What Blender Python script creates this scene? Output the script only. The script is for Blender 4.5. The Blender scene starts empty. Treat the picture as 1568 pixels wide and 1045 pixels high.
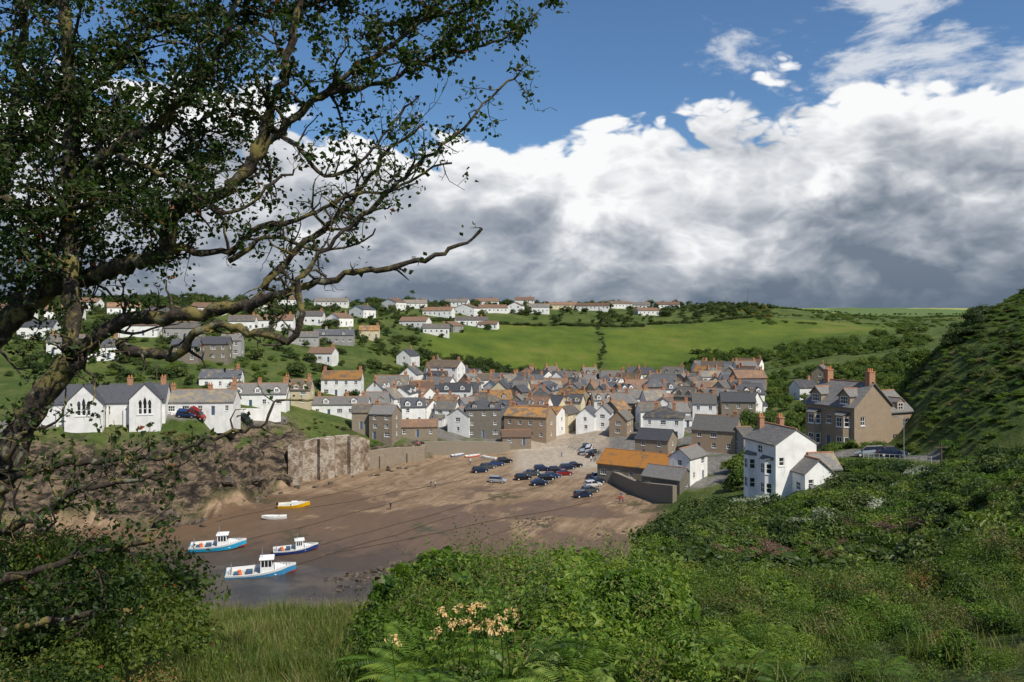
import bpy, math, random
import numpy as np
from mathutils import Vector, Matrix, Euler
rng=np.random.default_rng(7); random.seed(7)
F=1220.0; EYE=40.0; HZ=500.0
scene=bpy.context.scene
COL=scene.collection
# ------------------------------------------------------------------ noise
def _h(ix,iy,s):
    n=(ix.astype(np.int64)*374761393+iy.astype(np.int64)*668265263+s*1274126177)&0xffffffff
    n=((n^(n>>13))*1274126177)&0xffffffff
    return ((n^(n>>16))&0xffffff)/float(0xffffff)
def vn(x,y,s=0):
    x=np.asarray(x,float);y=np.asarray(y,float)
    ix=np.floor(x);iy=np.floor(y);fx=x-ix;fy=y-iy
    fx=fx*fx*(3-2*fx);fy=fy*fy*(3-2*fy)
    a=_h(ix,iy,s);b=_h(ix+1,iy,s);c=_h(ix,iy+1,s);d=_h(ix+1,iy+1,s)
    return (a*(1-fx)+b*fx)*(1-fy)+(c*(1-fx)+d*fx)*fy
def fbm(x,y,s=0,o=4):
    t=0;a=.5
    for i in range(o):
        t=t+a*(vn(x*2**i,y*2**i,s+i)-.5)*2;a*=.5
    return t
def sst(a,b,x):
    t=np.clip((x-a)/(b-a),0,1);return t*t*(3-2*t)
# ------------------------------------------------------------------ terrain profile
cols={
-400:[(2,38.4),(12,37),(30,30),(60,14),(80,2),(100,-1),(135,1.5),(143,14),(160,21),(200,27),(300,40),(420,52),(520,58),(700,52),(1500,60),(4000,70)],
0:[(2,38.4),(12,36),(25,29),(50,14),(75,1),(112,-.8),(150,1.5),(156,13),(166,19.5),(205,25),(300,40),(420,52),(520,57),(700,50),(1500,60),(4000,70)],
300:[(2,38.4),(12,35.6),(25,28),(50,12),(75,0),(118,-.8),(160,1.5),(167,12.5),(177,20),(212,23),(300,36),(420,50),(540,60),(700,54),(1500,62),(4000,75)],
450:[(2,38.4),(12,35.6),(25,28),(50,12),(75,0),(122,-.5),(190,2.8),(195,11.5),(207,17),(245,20),(320,30),(450,47),(560,60),(700,54),(1500,62),(4000,75)],
560:[(2,38.4),(13,35.3),(25,28),(50,12),(75,0),(124,-.3),(203,3.5),(206,8),(220,12),(260,16),(330,25),(450,44),(570,59),(720,52),(1500,62),(4000,75)],
650:[(2,38.4),(12,35.8),(25,28),(50,13),(78,.3),(126,.1),(215,4.5),(218,8),(235,10),(300,15),(370,18.5),(500,43),(610,58),(740,52),(1500,62),(4000,75)],
784:[(2,38.4),(10,36.5),(25,29),(55,13),(85,1),(130,.8),(226,4.8),(230,6.5),(250,8.5),(340,12.5),(390,13.5),(560,44.5),(650,59),(780,53),(1500,62),(4000,75)],
870:[(2,38.4),(11,36.2),(26,29),(55,13),(85,1.5),(132,1),(228,5),(240,6),(255,8),(345,12),(400,12.5),(560,44),(670,59),(800,53),(1500,62),(4000,80)],
950:[(2,38.4),(12,35.9),(28,29.5),(60,15),(84,2),(135,1.5),(195,4),(202,6),(232,8),(340,12),(410,12.5),(560,43),(690,58),(820,53),(1500,62),(4000,85)],
1000:[(2,38.4),(12,35.9),(32,29.6),(80,18.6),(88,5),(135,2),(178,4),(186,6),(225,8.5),(340,13),(420,13.5),(570,43),(720,58.5),(840,54),(1500,64),(4000,90)],
1060:[(2,38.4),(12,35.8),(38,27.5),(88,19.4),(99,8),(135,5),(165,6),(182,8),(225,10),(340,14),(420,14.5),(580,45),(740,61),(860,57),(1500,65),(4000,95)],
1130:[(2,38.4),(12,35.8),(42,26),(96,18.2),(115,11),(140,8),(165,8),(186,9),(230,11.5),(340,16),(430,17.5),(600,48),(760,65.5),(880,60),(1500,68),(4000,100)],
1200:[(2,38.4),(12,35.8),(50,24),(104,18.2),(118,15),(140,10),(170,9),(190,10),(240,13),(340,20),(440,25),(620,47),(800,60),(900,54),(1500,74),(4000,108)],
1280:[(2,38.4),(12,35.8),(50,23.4),(138,20),(155,14),(175,12),(200,12),(220,14),(260,17),(350,24),(450,31),(640,46),(850,54),(1000,50),(1500,74),(4000,110)],
1360:[(2,38.4),(12,35.8),(50,23.4),(128,20.6),(150,23),(180,20),(210,18),(240,20),(280,22),(360,28),(470,36),(650,43),(880,51),(1100,50),(1500,74),(4000,115)],
1400:[(2,38.4),(12,35.8),(50,24.2),(116,21),(140,28.5),(165,30),(200,26),(240,24),(300,25),(380,31),(480,37),(650,43),(880,51),(1100,50),(1500,74),(4000,115)],
1440:[(2,38.4),(12,35.8),(50,26),(108,21.4),(130,30),(155,36.5),(190,35),(240,31),(300,30),(380,33),(480,38),(650,44),(880,51),(1100,50),(1500,74),(4000,115)],
1500:[(2,38.4),(12,36.),(45,28),(98,23.),(130,35),(155,42),(190,42),(240,36),(300,33),(380,35),(480,39),(650,44),(880,51),(1100,50),(1500,74),(4000,115)],
1568:[(2,38.4),(12,36.2),(45,29.8),(92,25.),(130,39),(160,46.5),(190,48),(240,44),(300,38),(380,38),(480,42),(650,45),(880,51),(1100,50),(1500,74),(4000,115)],
1900:[(2,38.6),(12,37),(45,33),(92,32),(130,48),(160,55),(190,58),(240,56),(300,50),(380,48),(480,48),(650,50),(880,53),(1100,52),(1500,74),(4000,115)]}
CP=np.array(sorted(cols.keys()),float)
CD=np.array([[p[0] for p in cols[int(c)]] for c in CP],float)
CZ=np.array([[p[1] for p in cols[int(c)]] for c in CP],float)
def cdist(px,k): return np.interp(px,CP,CD[:,k])
def _H0(px,d):
    px=np.clip(px,CP[0],CP[-1])
    i=np.clip(np.searchsorted(CP,px,side='right')-1,0,len(CP)-2)
    t=(px-CP[i])/(CP[i+1]-CP[i]);t=t[:,None]
    D=CD[i]*(1-t)+CD[i+1]*t;Z=CZ[i]*(1-t)+CZ[i+1]*t
    dd=np.clip(d,D[:,0]+1e-6,D[:,-1]-1e-3)
    j=(D<=dd[:,None]).sum(1)-1;j=np.clip(j,0,D.shape[1]-2)
    r=np.arange(len(px))
    d0=D[r,j];d1=D[r,j+1];z0=Z[r,j];z1=Z[r,j+1]
    return z0+(z1-z0)*(dd-d0)/(d1-d0)
def Hpd(px,d):
    px=np.atleast_1d(np.asarray(px,float));d=np.atleast_1d(np.asarray(d,float))
    px,d=np.broadcast_arrays(px,d);px=px.ravel().copy();d=d.ravel().copy()
    z=_H0(px,d)
    far=sst(300,420,d)
    if far.max()>0:
        zs=0;w=0
        for a in(-40,-18,0,18,40):
            for b in(.93,.97,1.,1.03,1.07):
                zs=zs+_H0(px+a,d*b);w+=1
        z=z*(1-far)+zs/w*far
    x=(px-784)/F*np.maximum(d,4);y=d
    beach=(sst(-3,3,d-cdist(px,4)))*(1-sst(-5,-1,d-cdist(px,6)))*(1-sst(960,1060,px))
    amp=np.clip(d*.012,.06,1.0)*(1-.93*beach)
    z=z+amp*fbm(x/9.0,y/9.0,3,4)
    z=z+beach*.2*fbm(x/14.,y/14.,61,3)
    z=z+(sst(420,700,d))*fbm(x/90.,y/90.,9,3)*4*sst(1000,1400,d)
    z=z+sst(280,450,d)*(1-sst(900,1200,d))*fbm(x/70.,y/70.,19,2)*2.5
    hl_=sst(100,125,d)*(1-sst(200,260,d))*sst(1390,1460,px);z=z+hl_*1.5*fbm(x/16.,y/22.,33,3)
    cl=sst(-5,0,d-cdist(px,6))*(1-sst(0,6,d-cdist(px,7)))*(1-sst(432,445,px))
    cl2=sst(-2,1,d-cdist(px,6))*(1-sst(0,3,d-cdist(px,7)))*(sst(566,575,px))*(1-sst(640,660,px))
    rid=1-np.abs(fbm(x/8.,y/16.,21,3))*2.4
    z=z+(cl+.5*cl2)*(4.4*(rid-.5)+3.*fbm(x/2.2,y/3.5,25,3))
    return z
def Hxy(x,y):
    x=np.asarray(x,float);y=np.asarray(y,float)
    return Hpd(784+F*x/np.maximum(y,4),y)
def W(px,d,dz=0):
    return Vector(((px-784)/F*d,d,float(Hpd(px,d)[0])+dz))
def hit(px,py,dmin=60,dmax=1500):
    ds=np.geomspace(dmin,dmax,700);zr=EYE-(py-HZ)/F*ds
    h=Hpd(np.full(700,float(px)),ds);k=np.where(h>=zr)[0]
    d=ds[k[0]] if len(k) else dmax
    return d
def P(px,py,d): return Vector(((px-784)/F*d,d,EYE-(py-HZ)/F*d))
# ------------------------------------------------------------------ material helpers
class NT:
    def __init__(s,nt): s.nt=nt
    def n(s,t,**k):
        nd=s.nt.nodes.new(t)
        for a,b in k.items(): setattr(nd,a,b)
        return nd
    def set(s,sock,v):
        if isinstance(v,bpy.types.NodeSocket): s.nt.links.new(v,sock)
        elif v is not None: sock.default_value=v
    def m(s,op,a,b=None,c=None,clamp=False):
        nd=s.n('ShaderNodeMath',operation=op,use_clamp=clamp)
        s.set(nd.inputs[0],a)
        if b is not None: s.set(nd.inputs[1],b)
        if c is not None: s.set(nd.inputs[2],c)
        return nd.outputs[0]
    def vm(s,op,a,b=None,sc=None):
        nd=s.n('ShaderNodeVectorMath',operation=op)
        s.set(nd.inputs[0],a)
        if b is not None: s.set(nd.inputs[1],b)
        if sc is not None: s.set(nd.inputs['Scale'],sc)
        return nd.outputs[0]
    def noise(s,v,sc,det=4,ro=.5,dist=0):
        nd=s.n('ShaderNodeTexNoise')
        if v is not None:s.set(nd.inputs['Vector'],v)
        nd.inputs['Scale'].default_value=sc;nd.inputs['Detail'].default_value=det
        nd.inputs['Roughness'].default_value=ro;nd.inputs['Distortion'].default_value=dist
        return nd.outputs[0]
    def map(s,v,a,b,c=0.,d=1.,smooth=True):
        nd=s.n('ShaderNodeMapRange')
        if smooth: nd.interpolation_type='SMOOTHSTEP'
        s.set(nd.inputs[0],v)
        for i,q in enumerate((a,b,c,d)): s.set(nd.inputs[i+1],q)
        return nd.outputs[0]
    def mix(s,f,a,b,bt='MIX'):
        nd=s.n('ShaderNodeMix',data_type='RGBA',blend_type=bt)
        s.set(nd.inputs[0],f)
        for i,q in((6,a),(7,b)):
            if isinstance(q,tuple) and len(q)==3:q=q+(1,)
            s.set(nd.inputs[i],q)
        return nd.outputs[2]
    def ramp(s,f,stops,interp='LINEAR'):
        nd=s.n('ShaderNodeValToRGB');cr=nd.color_ramp;cr.interpolation=interp
        while len(cr.elements)<len(stops): cr.elements.new(.5)
        for e,(p,c) in zip(cr.elements,stops):
            e.position=p;e.color=tuple(c)+(1,) if len(c)==3 else c
        s.set(nd.inputs[0],f);return nd.outputs[0]
    def attr(s,name):
        nd=s.n('ShaderNodeAttribute',attribute_name=name);return nd.outputs['Fac']
def newmat(name):
    m=bpy.data.materials.new(name);m.use_nodes=True
    nt=m.node_tree;b=nt.nodes['Principled BSDF'];b.inputs['Specular IOR Level'].default_value=.3
    return m,NT(nt),b
def bump(N,b,h,st=.5,dist=.1):
    nd=N.n('ShaderNodeBump');nd.inputs['Strength'].default_value=st;nd.inputs['Distance'].default_value=dist
    N.set(nd.inputs['Height'],h);N.set(b.inputs['Normal'],nd.outputs[0])
def plain(name,c,rough=.6,metal=0,var=.15,sc=3.,spec=.3):
    m,N,b=newmat(name)
    tc=N.n('ShaderNodeTexCoord').outputs['Object']
    f=N.noise(tc,sc,5,.6)
    c1=tuple(max(0,q*(1-var)) for q in c);c2=tuple(min(1,q*(1+var)) for q in c)
    N.set(b.inputs['Base Color'],N.mix(N.map(f,.3,.7),c1,c2))
    b.inputs['Roughness'].default_value=rough;b.inputs['Metallic'].default_value=metal
    b.inputs['Specular IOR Level'].default_value=spec
    return m
def render_wall(name,c,dirt=(.3,.28,.24)):
    m,N,b=newmat(name)
    tc=N.n('ShaderNodeTexCoord').outputs['Object']
    st=N.vm('MULTIPLY',tc,(1.2,1.2,.25))
    f=N.noise(st,1.5,6,.65);g=N.noise(tc,.6,3)
    r=N.n('ShaderNodeObjectInfo').outputs['Random']
    k=N.m('MULTIPLY_ADD',r,.25,.85)
    base=N.mix(N.map(g,.35,.75),c,tuple(q*.84 for q in c))
    base=N.mix(N.map(f,.52,.8,0,.55),base,dirt)
    base=N.mix(1.,base,N.n('ShaderNodeCombineColor').outputs[0],'MULTIPLY')
    cc=[x for x in m.node_tree.nodes if x.type=='COMBINE_COLOR'][0]
    for i in range(3): N.set(cc.inputs[i],k)
    N.set(b.inputs['Base Color'],base);b.inputs['Roughness'].default_value=.85
    bump(N,b,N.noise(tc,12,4),.25,.03)
    return m
def stone_wall(name,c1,c2,mort,sc=2.2):
    m,N,b=newmat(name)
    tc=N.n('ShaderNodeTexCoord').outputs['Object']
    sp=N.n('ShaderNodeSeparateXYZ');N.set(sp.inputs[0],tc)
    cb=N.n('ShaderNodeCombineXYZ')
    N.set(cb.inputs[0],N.m('ADD',sp.outputs[0],sp.outputs[1]));N.set(cb.inputs[1],sp.outputs[2])
    v=N.vm('ADD',cb.outputs[0],N.vm('SCALE',N.n('ShaderNodeTexNoise').outputs[1],None,.1))
    bt=N.n('ShaderNodeTexBrick');N.set(bt.inputs['Vector'],v)
    bt.inputs['Scale'].default_value=sc;bt.inputs['Mortar Size'].default_value=.03
    bt.inputs['Brick Width'].default_value=.8;bt.inputs['Row Height'].default_value=.4
    bt.inputs['Color1'].default_value=c1+(1,);bt.inputs['Color2'].default_value=c2+(1,);bt.inputs['Mortar'].default_value=mort+(1,)
    f=N.noise(tc,1.1,6,.65)
    r=N.n('ShaderNodeObjectInfo').outputs['Random']
    col=N.mix(N.map(f,.3,.75,0,.6),bt.outputs[0],tuple(q*.55 for q in c1))
    col=N.mix(N.m('MULTIPLY',r,.45),col,(.38,.31,.22))
    N.set(b.inputs['Base Color'],col);b.inputs['Roughness'].default_value=.9
    bump(N,b,N.m('ADD',N.m('MULTIPLY',bt.outputs[1],-1.),N.noise(tc,9,3)),.5,.05)
    return m
def roofmat(name,c,lich,amt):
    m,N,b=newmat(name)
    tc=N.n('ShaderNodeTexCoord').outputs['Object']
    w=N.n('ShaderNodeTexBrick');sp=N.n('ShaderNodeSeparateXYZ');N.set(sp.inputs[0],tc)
    cb=N.n('ShaderNodeCombineXYZ');N.set(cb.inputs[0],N.m('ADD',sp.outputs[0],N.m('MULTIPLY',sp.outputs[1],.3)));N.set(cb.inputs[1],N.m('MULTIPLY',sp.outputs[2],1.6))
    N.set(w.inputs['Vector'],cb.outputs[0]);w.inputs['Scale'].default_value=2.4;w.inputs['Mortar Size'].default_value=.015
    w.inputs['Color1'].default_value=tuple(q*1.2 for q in c)+(1,);w.inputs['Color2'].default_value=tuple(q*.75 for q in c)+(1,);w.inputs['Mortar'].default_value=tuple(q*.4 for q in c)+(1,)
    r=N.n('ShaderNodeObjectInfo').outputs['Random']
    off=N.vm('ADD',tc,N.vm('SCALE',(37.,11.,5.),None,r))
    f=N.noise(off,.55,6,.7)
    f2=N.m('ADD',f,N.m('MULTIPLY_ADD',r,.24,-.12))
    col=N.mix(N.map(f2,.62-amt,.78-amt,0,.85),w.outputs[0],lich)
    col=N.mix(N.map(N.noise(tc,5,4),.55,.8,0,.5),col,tuple(q*1.5 for q in c))
    k=N.m('MULTIPLY_ADD',N.m('FRACT',N.m('MULTIPLY',r,7.3)),.65,.6)
    cb2=N.n('ShaderNodeCombineColor')
    for i in range(3): N.set(cb2.inputs[i],k)
    col=N.mix(1.,col,cb2.outputs[0],'MULTIPLY')
    N.set(b.inputs['Base Color'],col);b.inputs['Roughness'].default_value=.65
    b.inputs['Specular IOR Level'].default_value=.3
    bump(N,b,w.outputs[1],.4,-.03)
    return m
M={}
M['white']=render_wall('white_render',(.8,.79,.76))
M['cream']=render_wall('cream_render',(.64,.55,.37))
M['pink']=render_wall('terracotta_render',(.5,.19,.09))
M['grey']=render_wall('grey_render',(.34,.33,.31))
M['stone']=stone_wall('stone_masonry',(.27,.215,.155),(.18,.145,.115),(.35,.31,.25))
M['stoneb']=stone_wall('brown_stone_masonry',(.33,.22,.14),(.21,.145,.1),(.42,.35,.27),2.6)
M['stoned']=stone_wall('slatestone_masonry',(.17,.155,.13),(.115,.105,.09),(.26,.23,.19))
M['slate']=roofmat('slate_roof',(.09,.094,.106),(.22,.17,.1),0.03)
M['slate2']=roofmat('pale_slate_roof',(.165,.157,.148),(.27,.21,.12),.06)
M['lichen']=roofmat('lichen_slate_roof',(.16,.13,.1),(.42,.2,.045),.13)
M['cellar']=roofmat('orange_lichen_roof',(.2,.15,.09),(.5,.2,.03),.24)
M['tile']=roofmat('brown_tile_roof',(.2,.125,.085),(.3,.17,.08),.06)
M['brick']=plain('chimney_brick',(.36,.19,.11),.9,0,.35,6)
M['pot']=plain('terracotta_pot',(.5,.2,.09),.8)
M['frame']=plain('white_window_frame',(.78,.78,.76),.5,0,.05)
M['door']=plain('painted_door',(.06,.1,.16),.5)
m,N,b=newmat('window_glass');b.inputs['Roughness'].default_value=.08;b.inputs['Specular IOR Level'].default_value=.6
N.set(b.inputs['Base Color'],N.mix(N.map(N.noise(N.n('ShaderNodeTexCoord').outputs['Object'],.7,2),.5,.6),(.012,.014,.018),(.06,.06,.06)))
M['glass']=m
# ------------------------------------------------------------------ mesh builder
class MB:
    def __init__(s): s.v=[];s.f=[];s.m=[]
    def poly(s,pts,mat=0):
        i=len(s.v);s.v+= [tuple(p) for p in pts];s.f.append(tuple(range(i,i+len(pts))));s.m.append(mat)
    def box(s,x0,x1,y0,y1,z0,z1,mat=0,R=None):
        i=len(s.v)
        ps=[(x0,y0,z0),(x1,y0,z0),(x1,y1,z0),(x0,y1,z0),(x0,y0,z1),(x1,y0,z1),(x1,y1,z1),(x0,y1,z1)]
        if R is not None: ps=[tuple(R@Vector(p)) for p in ps]
        s.v+=ps
        for f in((0,3,2,1),(4,5,6,7),(0,1,5,4),(1,2,6,5),(2,3,7,6),(3,0,4,7)):
            s.f.append(tuple(i+a for a in f));s.m.append(mat)
    def cyl(s,c,ax,r,h,n=10,mat=0,r2=None):
        r2=r if r2 is None else r2
        ax=Vector(ax).normalized();t=ax.orthogonal().normalized();u=ax.cross(t);c=Vector(c);i=len(s.v)
        for k in range(n):
            a=2*math.pi*k/n;s.v.append(tuple(c+(t*math.cos(a)+u*math.sin(a))*r))
        for k in range(n):
            a=2*math.pi*k/n;s.v.append(tuple(c+ax*h+(t*math.cos(a)+u*math.sin(a))*r2))
        for k in range(n):
            s.f.append((i+k,i+(k+1)%n,i+n+(k+1)%n,i+n+k));s.m.append(mat)
        s.f.append(tuple(i+n+k for k in range(n)));s.m.append(mat)
        s.f.append(tuple(i+n-1-k for k in range(n)));s.m.append(mat)
    def prism(s,prof,x0,x1,mat=0,axis='x'):
        n=len(prof);i=len(s.v)
        for xx in(x0,x1):
            for (a,c) in prof: s.v.append((xx,a,c) if axis=='x' else (a,xx,c))
        for k in range(n):
            s.f.append((i+k,i+(k+1)%n,i+n+(k+1)%n,i+n+k));s.m.append(mat)
        s.f.append(tuple(i+n-1-k for k in range(n)));s.m.append(mat)
        s.f.append(tuple(i+n+k for k in range(n)));s.m.append(mat)
    def mesh(s,name,mats):
        me=bpy.data.meshes.new(name);me.from_pydata(s.v,[],s.f)
        for q in mats: me.materials.append(q)
        if s.m: me.polygons.foreach_set('material_index',s.m)
        me.update();return me
    def obj(s,name,mats,parent=None,smooth=False):
        me=s.mesh(name,mats)
        if smooth: me.polygons.foreach_set('use_smooth',[True]*len(me.polygons))
        o=bpy.data.objects.new(name,me);COL.objects.link(o)
        if parent: o.parent=parent
        return o
def empty(name,loc=(0,0,0),yaw=0,s=1):
    e=bpy.data.objects.new(name,None);COL.objects.link(e);e.location=loc;e.rotation_euler=(0,0,yaw);e.scale=(s,)*3
    e.empty_display_size=.5;return e
def np_mesh(name,V,Q,mats,smooth=False,mi=None):
    V=np.asarray(V,np.float32);Q=np.asarray(Q,np.int32);k=Q.shape[1]
    me=bpy.data.meshes.new(name);me.vertices.add(len(V));me.vertices.foreach_set('co',V.ravel())
    me.loops.add(Q.size);me.loops.foreach_set('vertex_index',Q.ravel())
    me.polygons.add(len(Q));me.polygons.foreach_set('loop_start',np.arange(0,Q.size,k,dtype=np.int32))
    try: me.polygons.foreach_set('loop_total',np.full(len(Q),k,np.int32))
    except Exception: pass
    for q in mats: me.materials.append(q)
    if mi is not None: me.polygons.foreach_set('material_index',np.asarray(mi,np.int32))
    me.polygons.foreach_set('use_smooth',np.full(len(Q),smooth))
    me.update(calc_edges=True);return me
def np_obj(name,*a,**k):
    o=bpy.data.objects.new(name,np_mesh(name,*a,**k));COL.objects.link(o);return o
# ------------------------------------------------------------------ terrain mesh
ys=np.concatenate([np.linspace(-25,2,12)[:-1],np.geomspace(2,60,95)[:-1],np.linspace(60,350,290)[:-1],np.geomspace(350,9000,130)])
us=np.linspace(-1.25,1.25,700)
yy,uu=np.meshgrid(ys,us,indexing='ij')
xx=uu*np.where(yy<20,np.maximum(yy,0)*.6+8,yy)
zz=Hxy(xx.ravel(),yy.ravel()).reshape(xx.shape)
nr,nc=xx.shape
V=np.stack([xx,yy,zz],-1).reshape(-1,3)
ii=np.arange(nr-1)[:,None]*nc+np.arange(nc-1)[None,:]
Q=np.stack([ii,ii+1,ii+nc+1,ii+nc],-1).reshape(-1,4)
px=(784+F*xx/np.maximum(yy,4)).ravel();dd=yy.ravel();zf=zz.ravel()
gy=np.gradient(zz,axis=0)/np.maximum(np.gradient(yy,axis=0),.01);gx=np.gradient(zz,axis=1)/np.maximum(np.gradient(xx,axis=1),.01)
slope=np.sqrt(gx**2+gy**2).ravel()
wn=fbm(V[:,0]/6,V[:,1]/6,40,3)
sand=sst(-2,2,dd-cdist(px,4)+wn*2)*(1-sst(0,2,dd-cdist(px,6)+.6*wn))*(1-sst(1000,1030,px))*(1-sst(4,5.5,zf-.02*np.maximum(px-600,0)))
rock=sst(.5,.85,slope+.35*wn)*(dd<260)*(dd>45)*(px<1120)*(1-sst(14.5,18.5,zf+2.5*wn))*(1-sand)
pave=sst(-1,2,dd-cdist(px,6))*(1-sst(-20,10,dd-cdist(px,9)))*sst(600,660,px)*(1-sst(1120,1190,px))*sst(-.2,.3,wn+.35)
rd=np.abs(dd-(np.interp(px,[-400,0,300,450,560],[150,160,172,198,216])+6))
pave=np.maximum(pave,(1-sst(1.6,2.2,rd))*(px<440)*(dd<230)*(dd>140))
rr=np.abs(dd-np.interp(px,[1180,1230,1300,1360,1440,1568],[104,112,120,117,108,96]))
pave=np.maximum(pave,(1-sst(2,3,rr))*(px>1230)*(px<1445))
platt=sst(185,200,dd)*(dd<262)*sst(775,800,px)*(1-sst(925,940,px))*sst(-.8,.6,wn+ (dd-196)/14)
field=sst(5,20,dd-cdist(px,10))*(1-sst(-25,-5,dd-cdist(px,11)))*sst(640,665,px+10*wn)*(1-sst(1330,1400,px))
strip=1-sst(4,9,np.abs(px-np.interp(dd,[380,570],[928,915])))
field=field*(1-strip*.7)
far=sst(900,1050,dd)
me=np_mesh('ground',V,Q,[],smooth=True)
for nm,a in(('sand',sand),('rock',rock),('pave',pave),('platt',platt),('field',field),('far',far)):
    at=me.attributes.new(nm,'FLOAT','POINT');at.data.foreach_set('value',a.astype(np.float32))
g=bpy.data.objects.new('ground',me);COL.objects.link(g)
m,N,b=newmat('ground_surface')
tc=N.n('ShaderNodeNewGeometry').outputs['Position']
n1=N.noise(tc,.08,6,.6);n2=N.noise(tc,.7,6,.65);n3=N.noise(tc,.018,5,.6)
sepz=N.n('ShaderNodeSeparateXYZ');N.set(sepz.inputs[0],tc);Z=sepz.outputs[2]
rough_g=N.ramp(N.m('ADD',N.m('MULTIPLY',n1,.6),N.m('MULTIPLY',n2,.4)),[(.34,(.03,.05,.011)),(.47,(.06,.09,.018)),(.58,(.1,.12,.03)),(.7,(.15,.13,.055))])
fieldc=N.ramp(N.m('ADD',N.m('MULTIPLY',n3,.6),N.m('ADD',N.m('MULTIPLY',n1,.28),N.m('MULTIPLY',n2,.12))),[(.36,(.045,.078,.011)),(.45,(.075,.112,.013)),(.54,(.108,.142,.018)),(.61,(.155,.148,.035)),(.69,(.17,.125,.055))])
vor=N.n('ShaderNodeTexVoronoi');N.set(vor.inputs['Vector'],N.vm('MULTIPLY',tc,(1,.6,0)));vor.inputs['Scale'].default_value=.0045
sc=N.n('ShaderNodeSeparateColor');N.set(sc.inputs[0],vor.outputs['Color'])
farc=N.ramp(sc.outputs[0],[(0,(.1,.15,.045)),(.25,(.18,.24,.06)),(.45,(.38,.36,.09)),(.7,(.15,.2,.06)),(.85,(.3,.31,.1))],'CONSTANT')
col=N.mix(N.attr('field'),rough_g,fieldc)
col=N.mix(N.attr('far'),col,farc)
rotv=N.n('ShaderNodeVectorRotate');rotv.rotation_type='Z_AXIS';rotv.inputs['Angle'].default_value=math.radians(-62);N.set(rotv.inputs['Vector'],tc)
sv=N.vm('MULTIPLY',rotv.outputs[0],(.045,.3,0))
s1=N.noise(sv,1,8,.7,.6);s2=N.noise(tc,.055,8,.66,1.2);s3=N.noise(tc,1.3,5,.7);s4=N.noise(tc,.28,6,.7,.5)
rip=N.noise(N.vm('MULTIPLY',rotv.outputs[0],(.25,1.6,0)),1,5,.65,.8)
dry=N.mix(N.map(s1,.38,.62),(.2,.135,.083),(.33,.235,.15))
dry=N.mix(N.map(s4,.42,.62,0,.55),dry,(.155,.102,.063))
dry=N.mix(N.map(s3,.45,.75,0,.4),dry,(.13,.087,.055))
wetf2=N.map(N.m('ADD',Z,N.m('MULTIPLY',N.m('SUBTRACT',s2,.5),9.)),2.7,1.7)
wetf2=N.m('MAXIMUM',wetf2,N.map(s1,.585,.62,0,.7))
sandc=N.mix(N.m('MULTIPLY',wetf2,.88),dry,(.125,.078,.046))
sandc=N.mix(N.map(N.m('ADD',Z,N.m('MULTIPLY',N.m('SUBTRACT',s4,.5),2.)),1.,.2),sandc,(.075,.054,.039))
sandc=N.mix(N.map(rip,.5,.62,0,.35),sandc,(.07,.046,.03))
weed=N.m('MULTIPLY',N.map(N.noise(tc,.09,6,.72),.585,.63),.75)
sandc=N.mix(weed,sandc,(.055,.055,.025))
col=N.mix(N.attr('pave'),col,N.mix(N.map(n2,.3,.7),(.13,.125,.115),(.22,.2,.18)))
col=N.mix(N.attr('sand'),col,sandc)
col=N.mix(N.attr('platt'),col,N.mix(N.map(n2,.3,.7),(.4,.34,.27),(.29,.235,.18)))
rk=N.noise(N.vm('MULTIPLY',tc,(1,1,2.2)),.33,9,.75,.8)
rockc=N.ramp(rk,[(.37,(.012,.01,.009)),(.46,(.04,.032,.025)),(.53,(.12,.09,.062)),(.59,(.24,.175,.115)),(.63,(.09,.07,.048)),(.7,(.07,.085,.022))])  # darkest stops paint shade into the crevices, palest stop paints highlights
col=N.mix(N.attr('rock'),col,rockc)
N.set(b.inputs['Base Color'],col)
wet=N.m('MULTIPLY',wetf2,N.attr('sand'))
N.set(b.inputs['Roughness'],N.m('MULTIPLY_ADD',wet,-.5,.93))
b.inputs['Specular IOR Level'].default_value=.18
bump(N,b,N.m('ADD',N.m('MULTIPLY',N.m('SUBTRACT',1.,N.attr('sand')),N.m('ADD',n2,rk)),N.m('MULTIPLY',N.m('ADD',s3,rip),.09)),.8,.8)
me.materials.append(m)
# ------------------------------------------------------------------ water
wx=np.linspace(-200,60,80);wy=np.linspace(60,150,50)
X,Y=np.meshgrid(wx,wy,indexing='ij');Vw=np.stack([X,Y,0*X+.06],-1).reshape(-1,3)
i2=np.arange(79)[:,None]*50+np.arange(49)[None,:];Qw=np.stack([i2,i2+50,i2+51,i2+1],-1).reshape(-1,4)
m,N,b=newmat('harbour_water');b.inputs['Roughness'].default_value=.08;b.inputs['Specular IOR Level'].default_value=.35
tc=N.n('ShaderNodeNewGeometry').outputs['Position']
N.set(b.inputs['Base Color'],N.mix(N.map(N.noise(tc,.12,5,.6),.4,.6),(.05,.04,.03),(.1,.075,.05)))
bump(N,b,N.noise(N.vm('MULTIPLY',tc,(1,2,1)),1.6,5,.65),.6,.2)
np_obj('water',Vw,Qw,[m],smooth=True)
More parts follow.
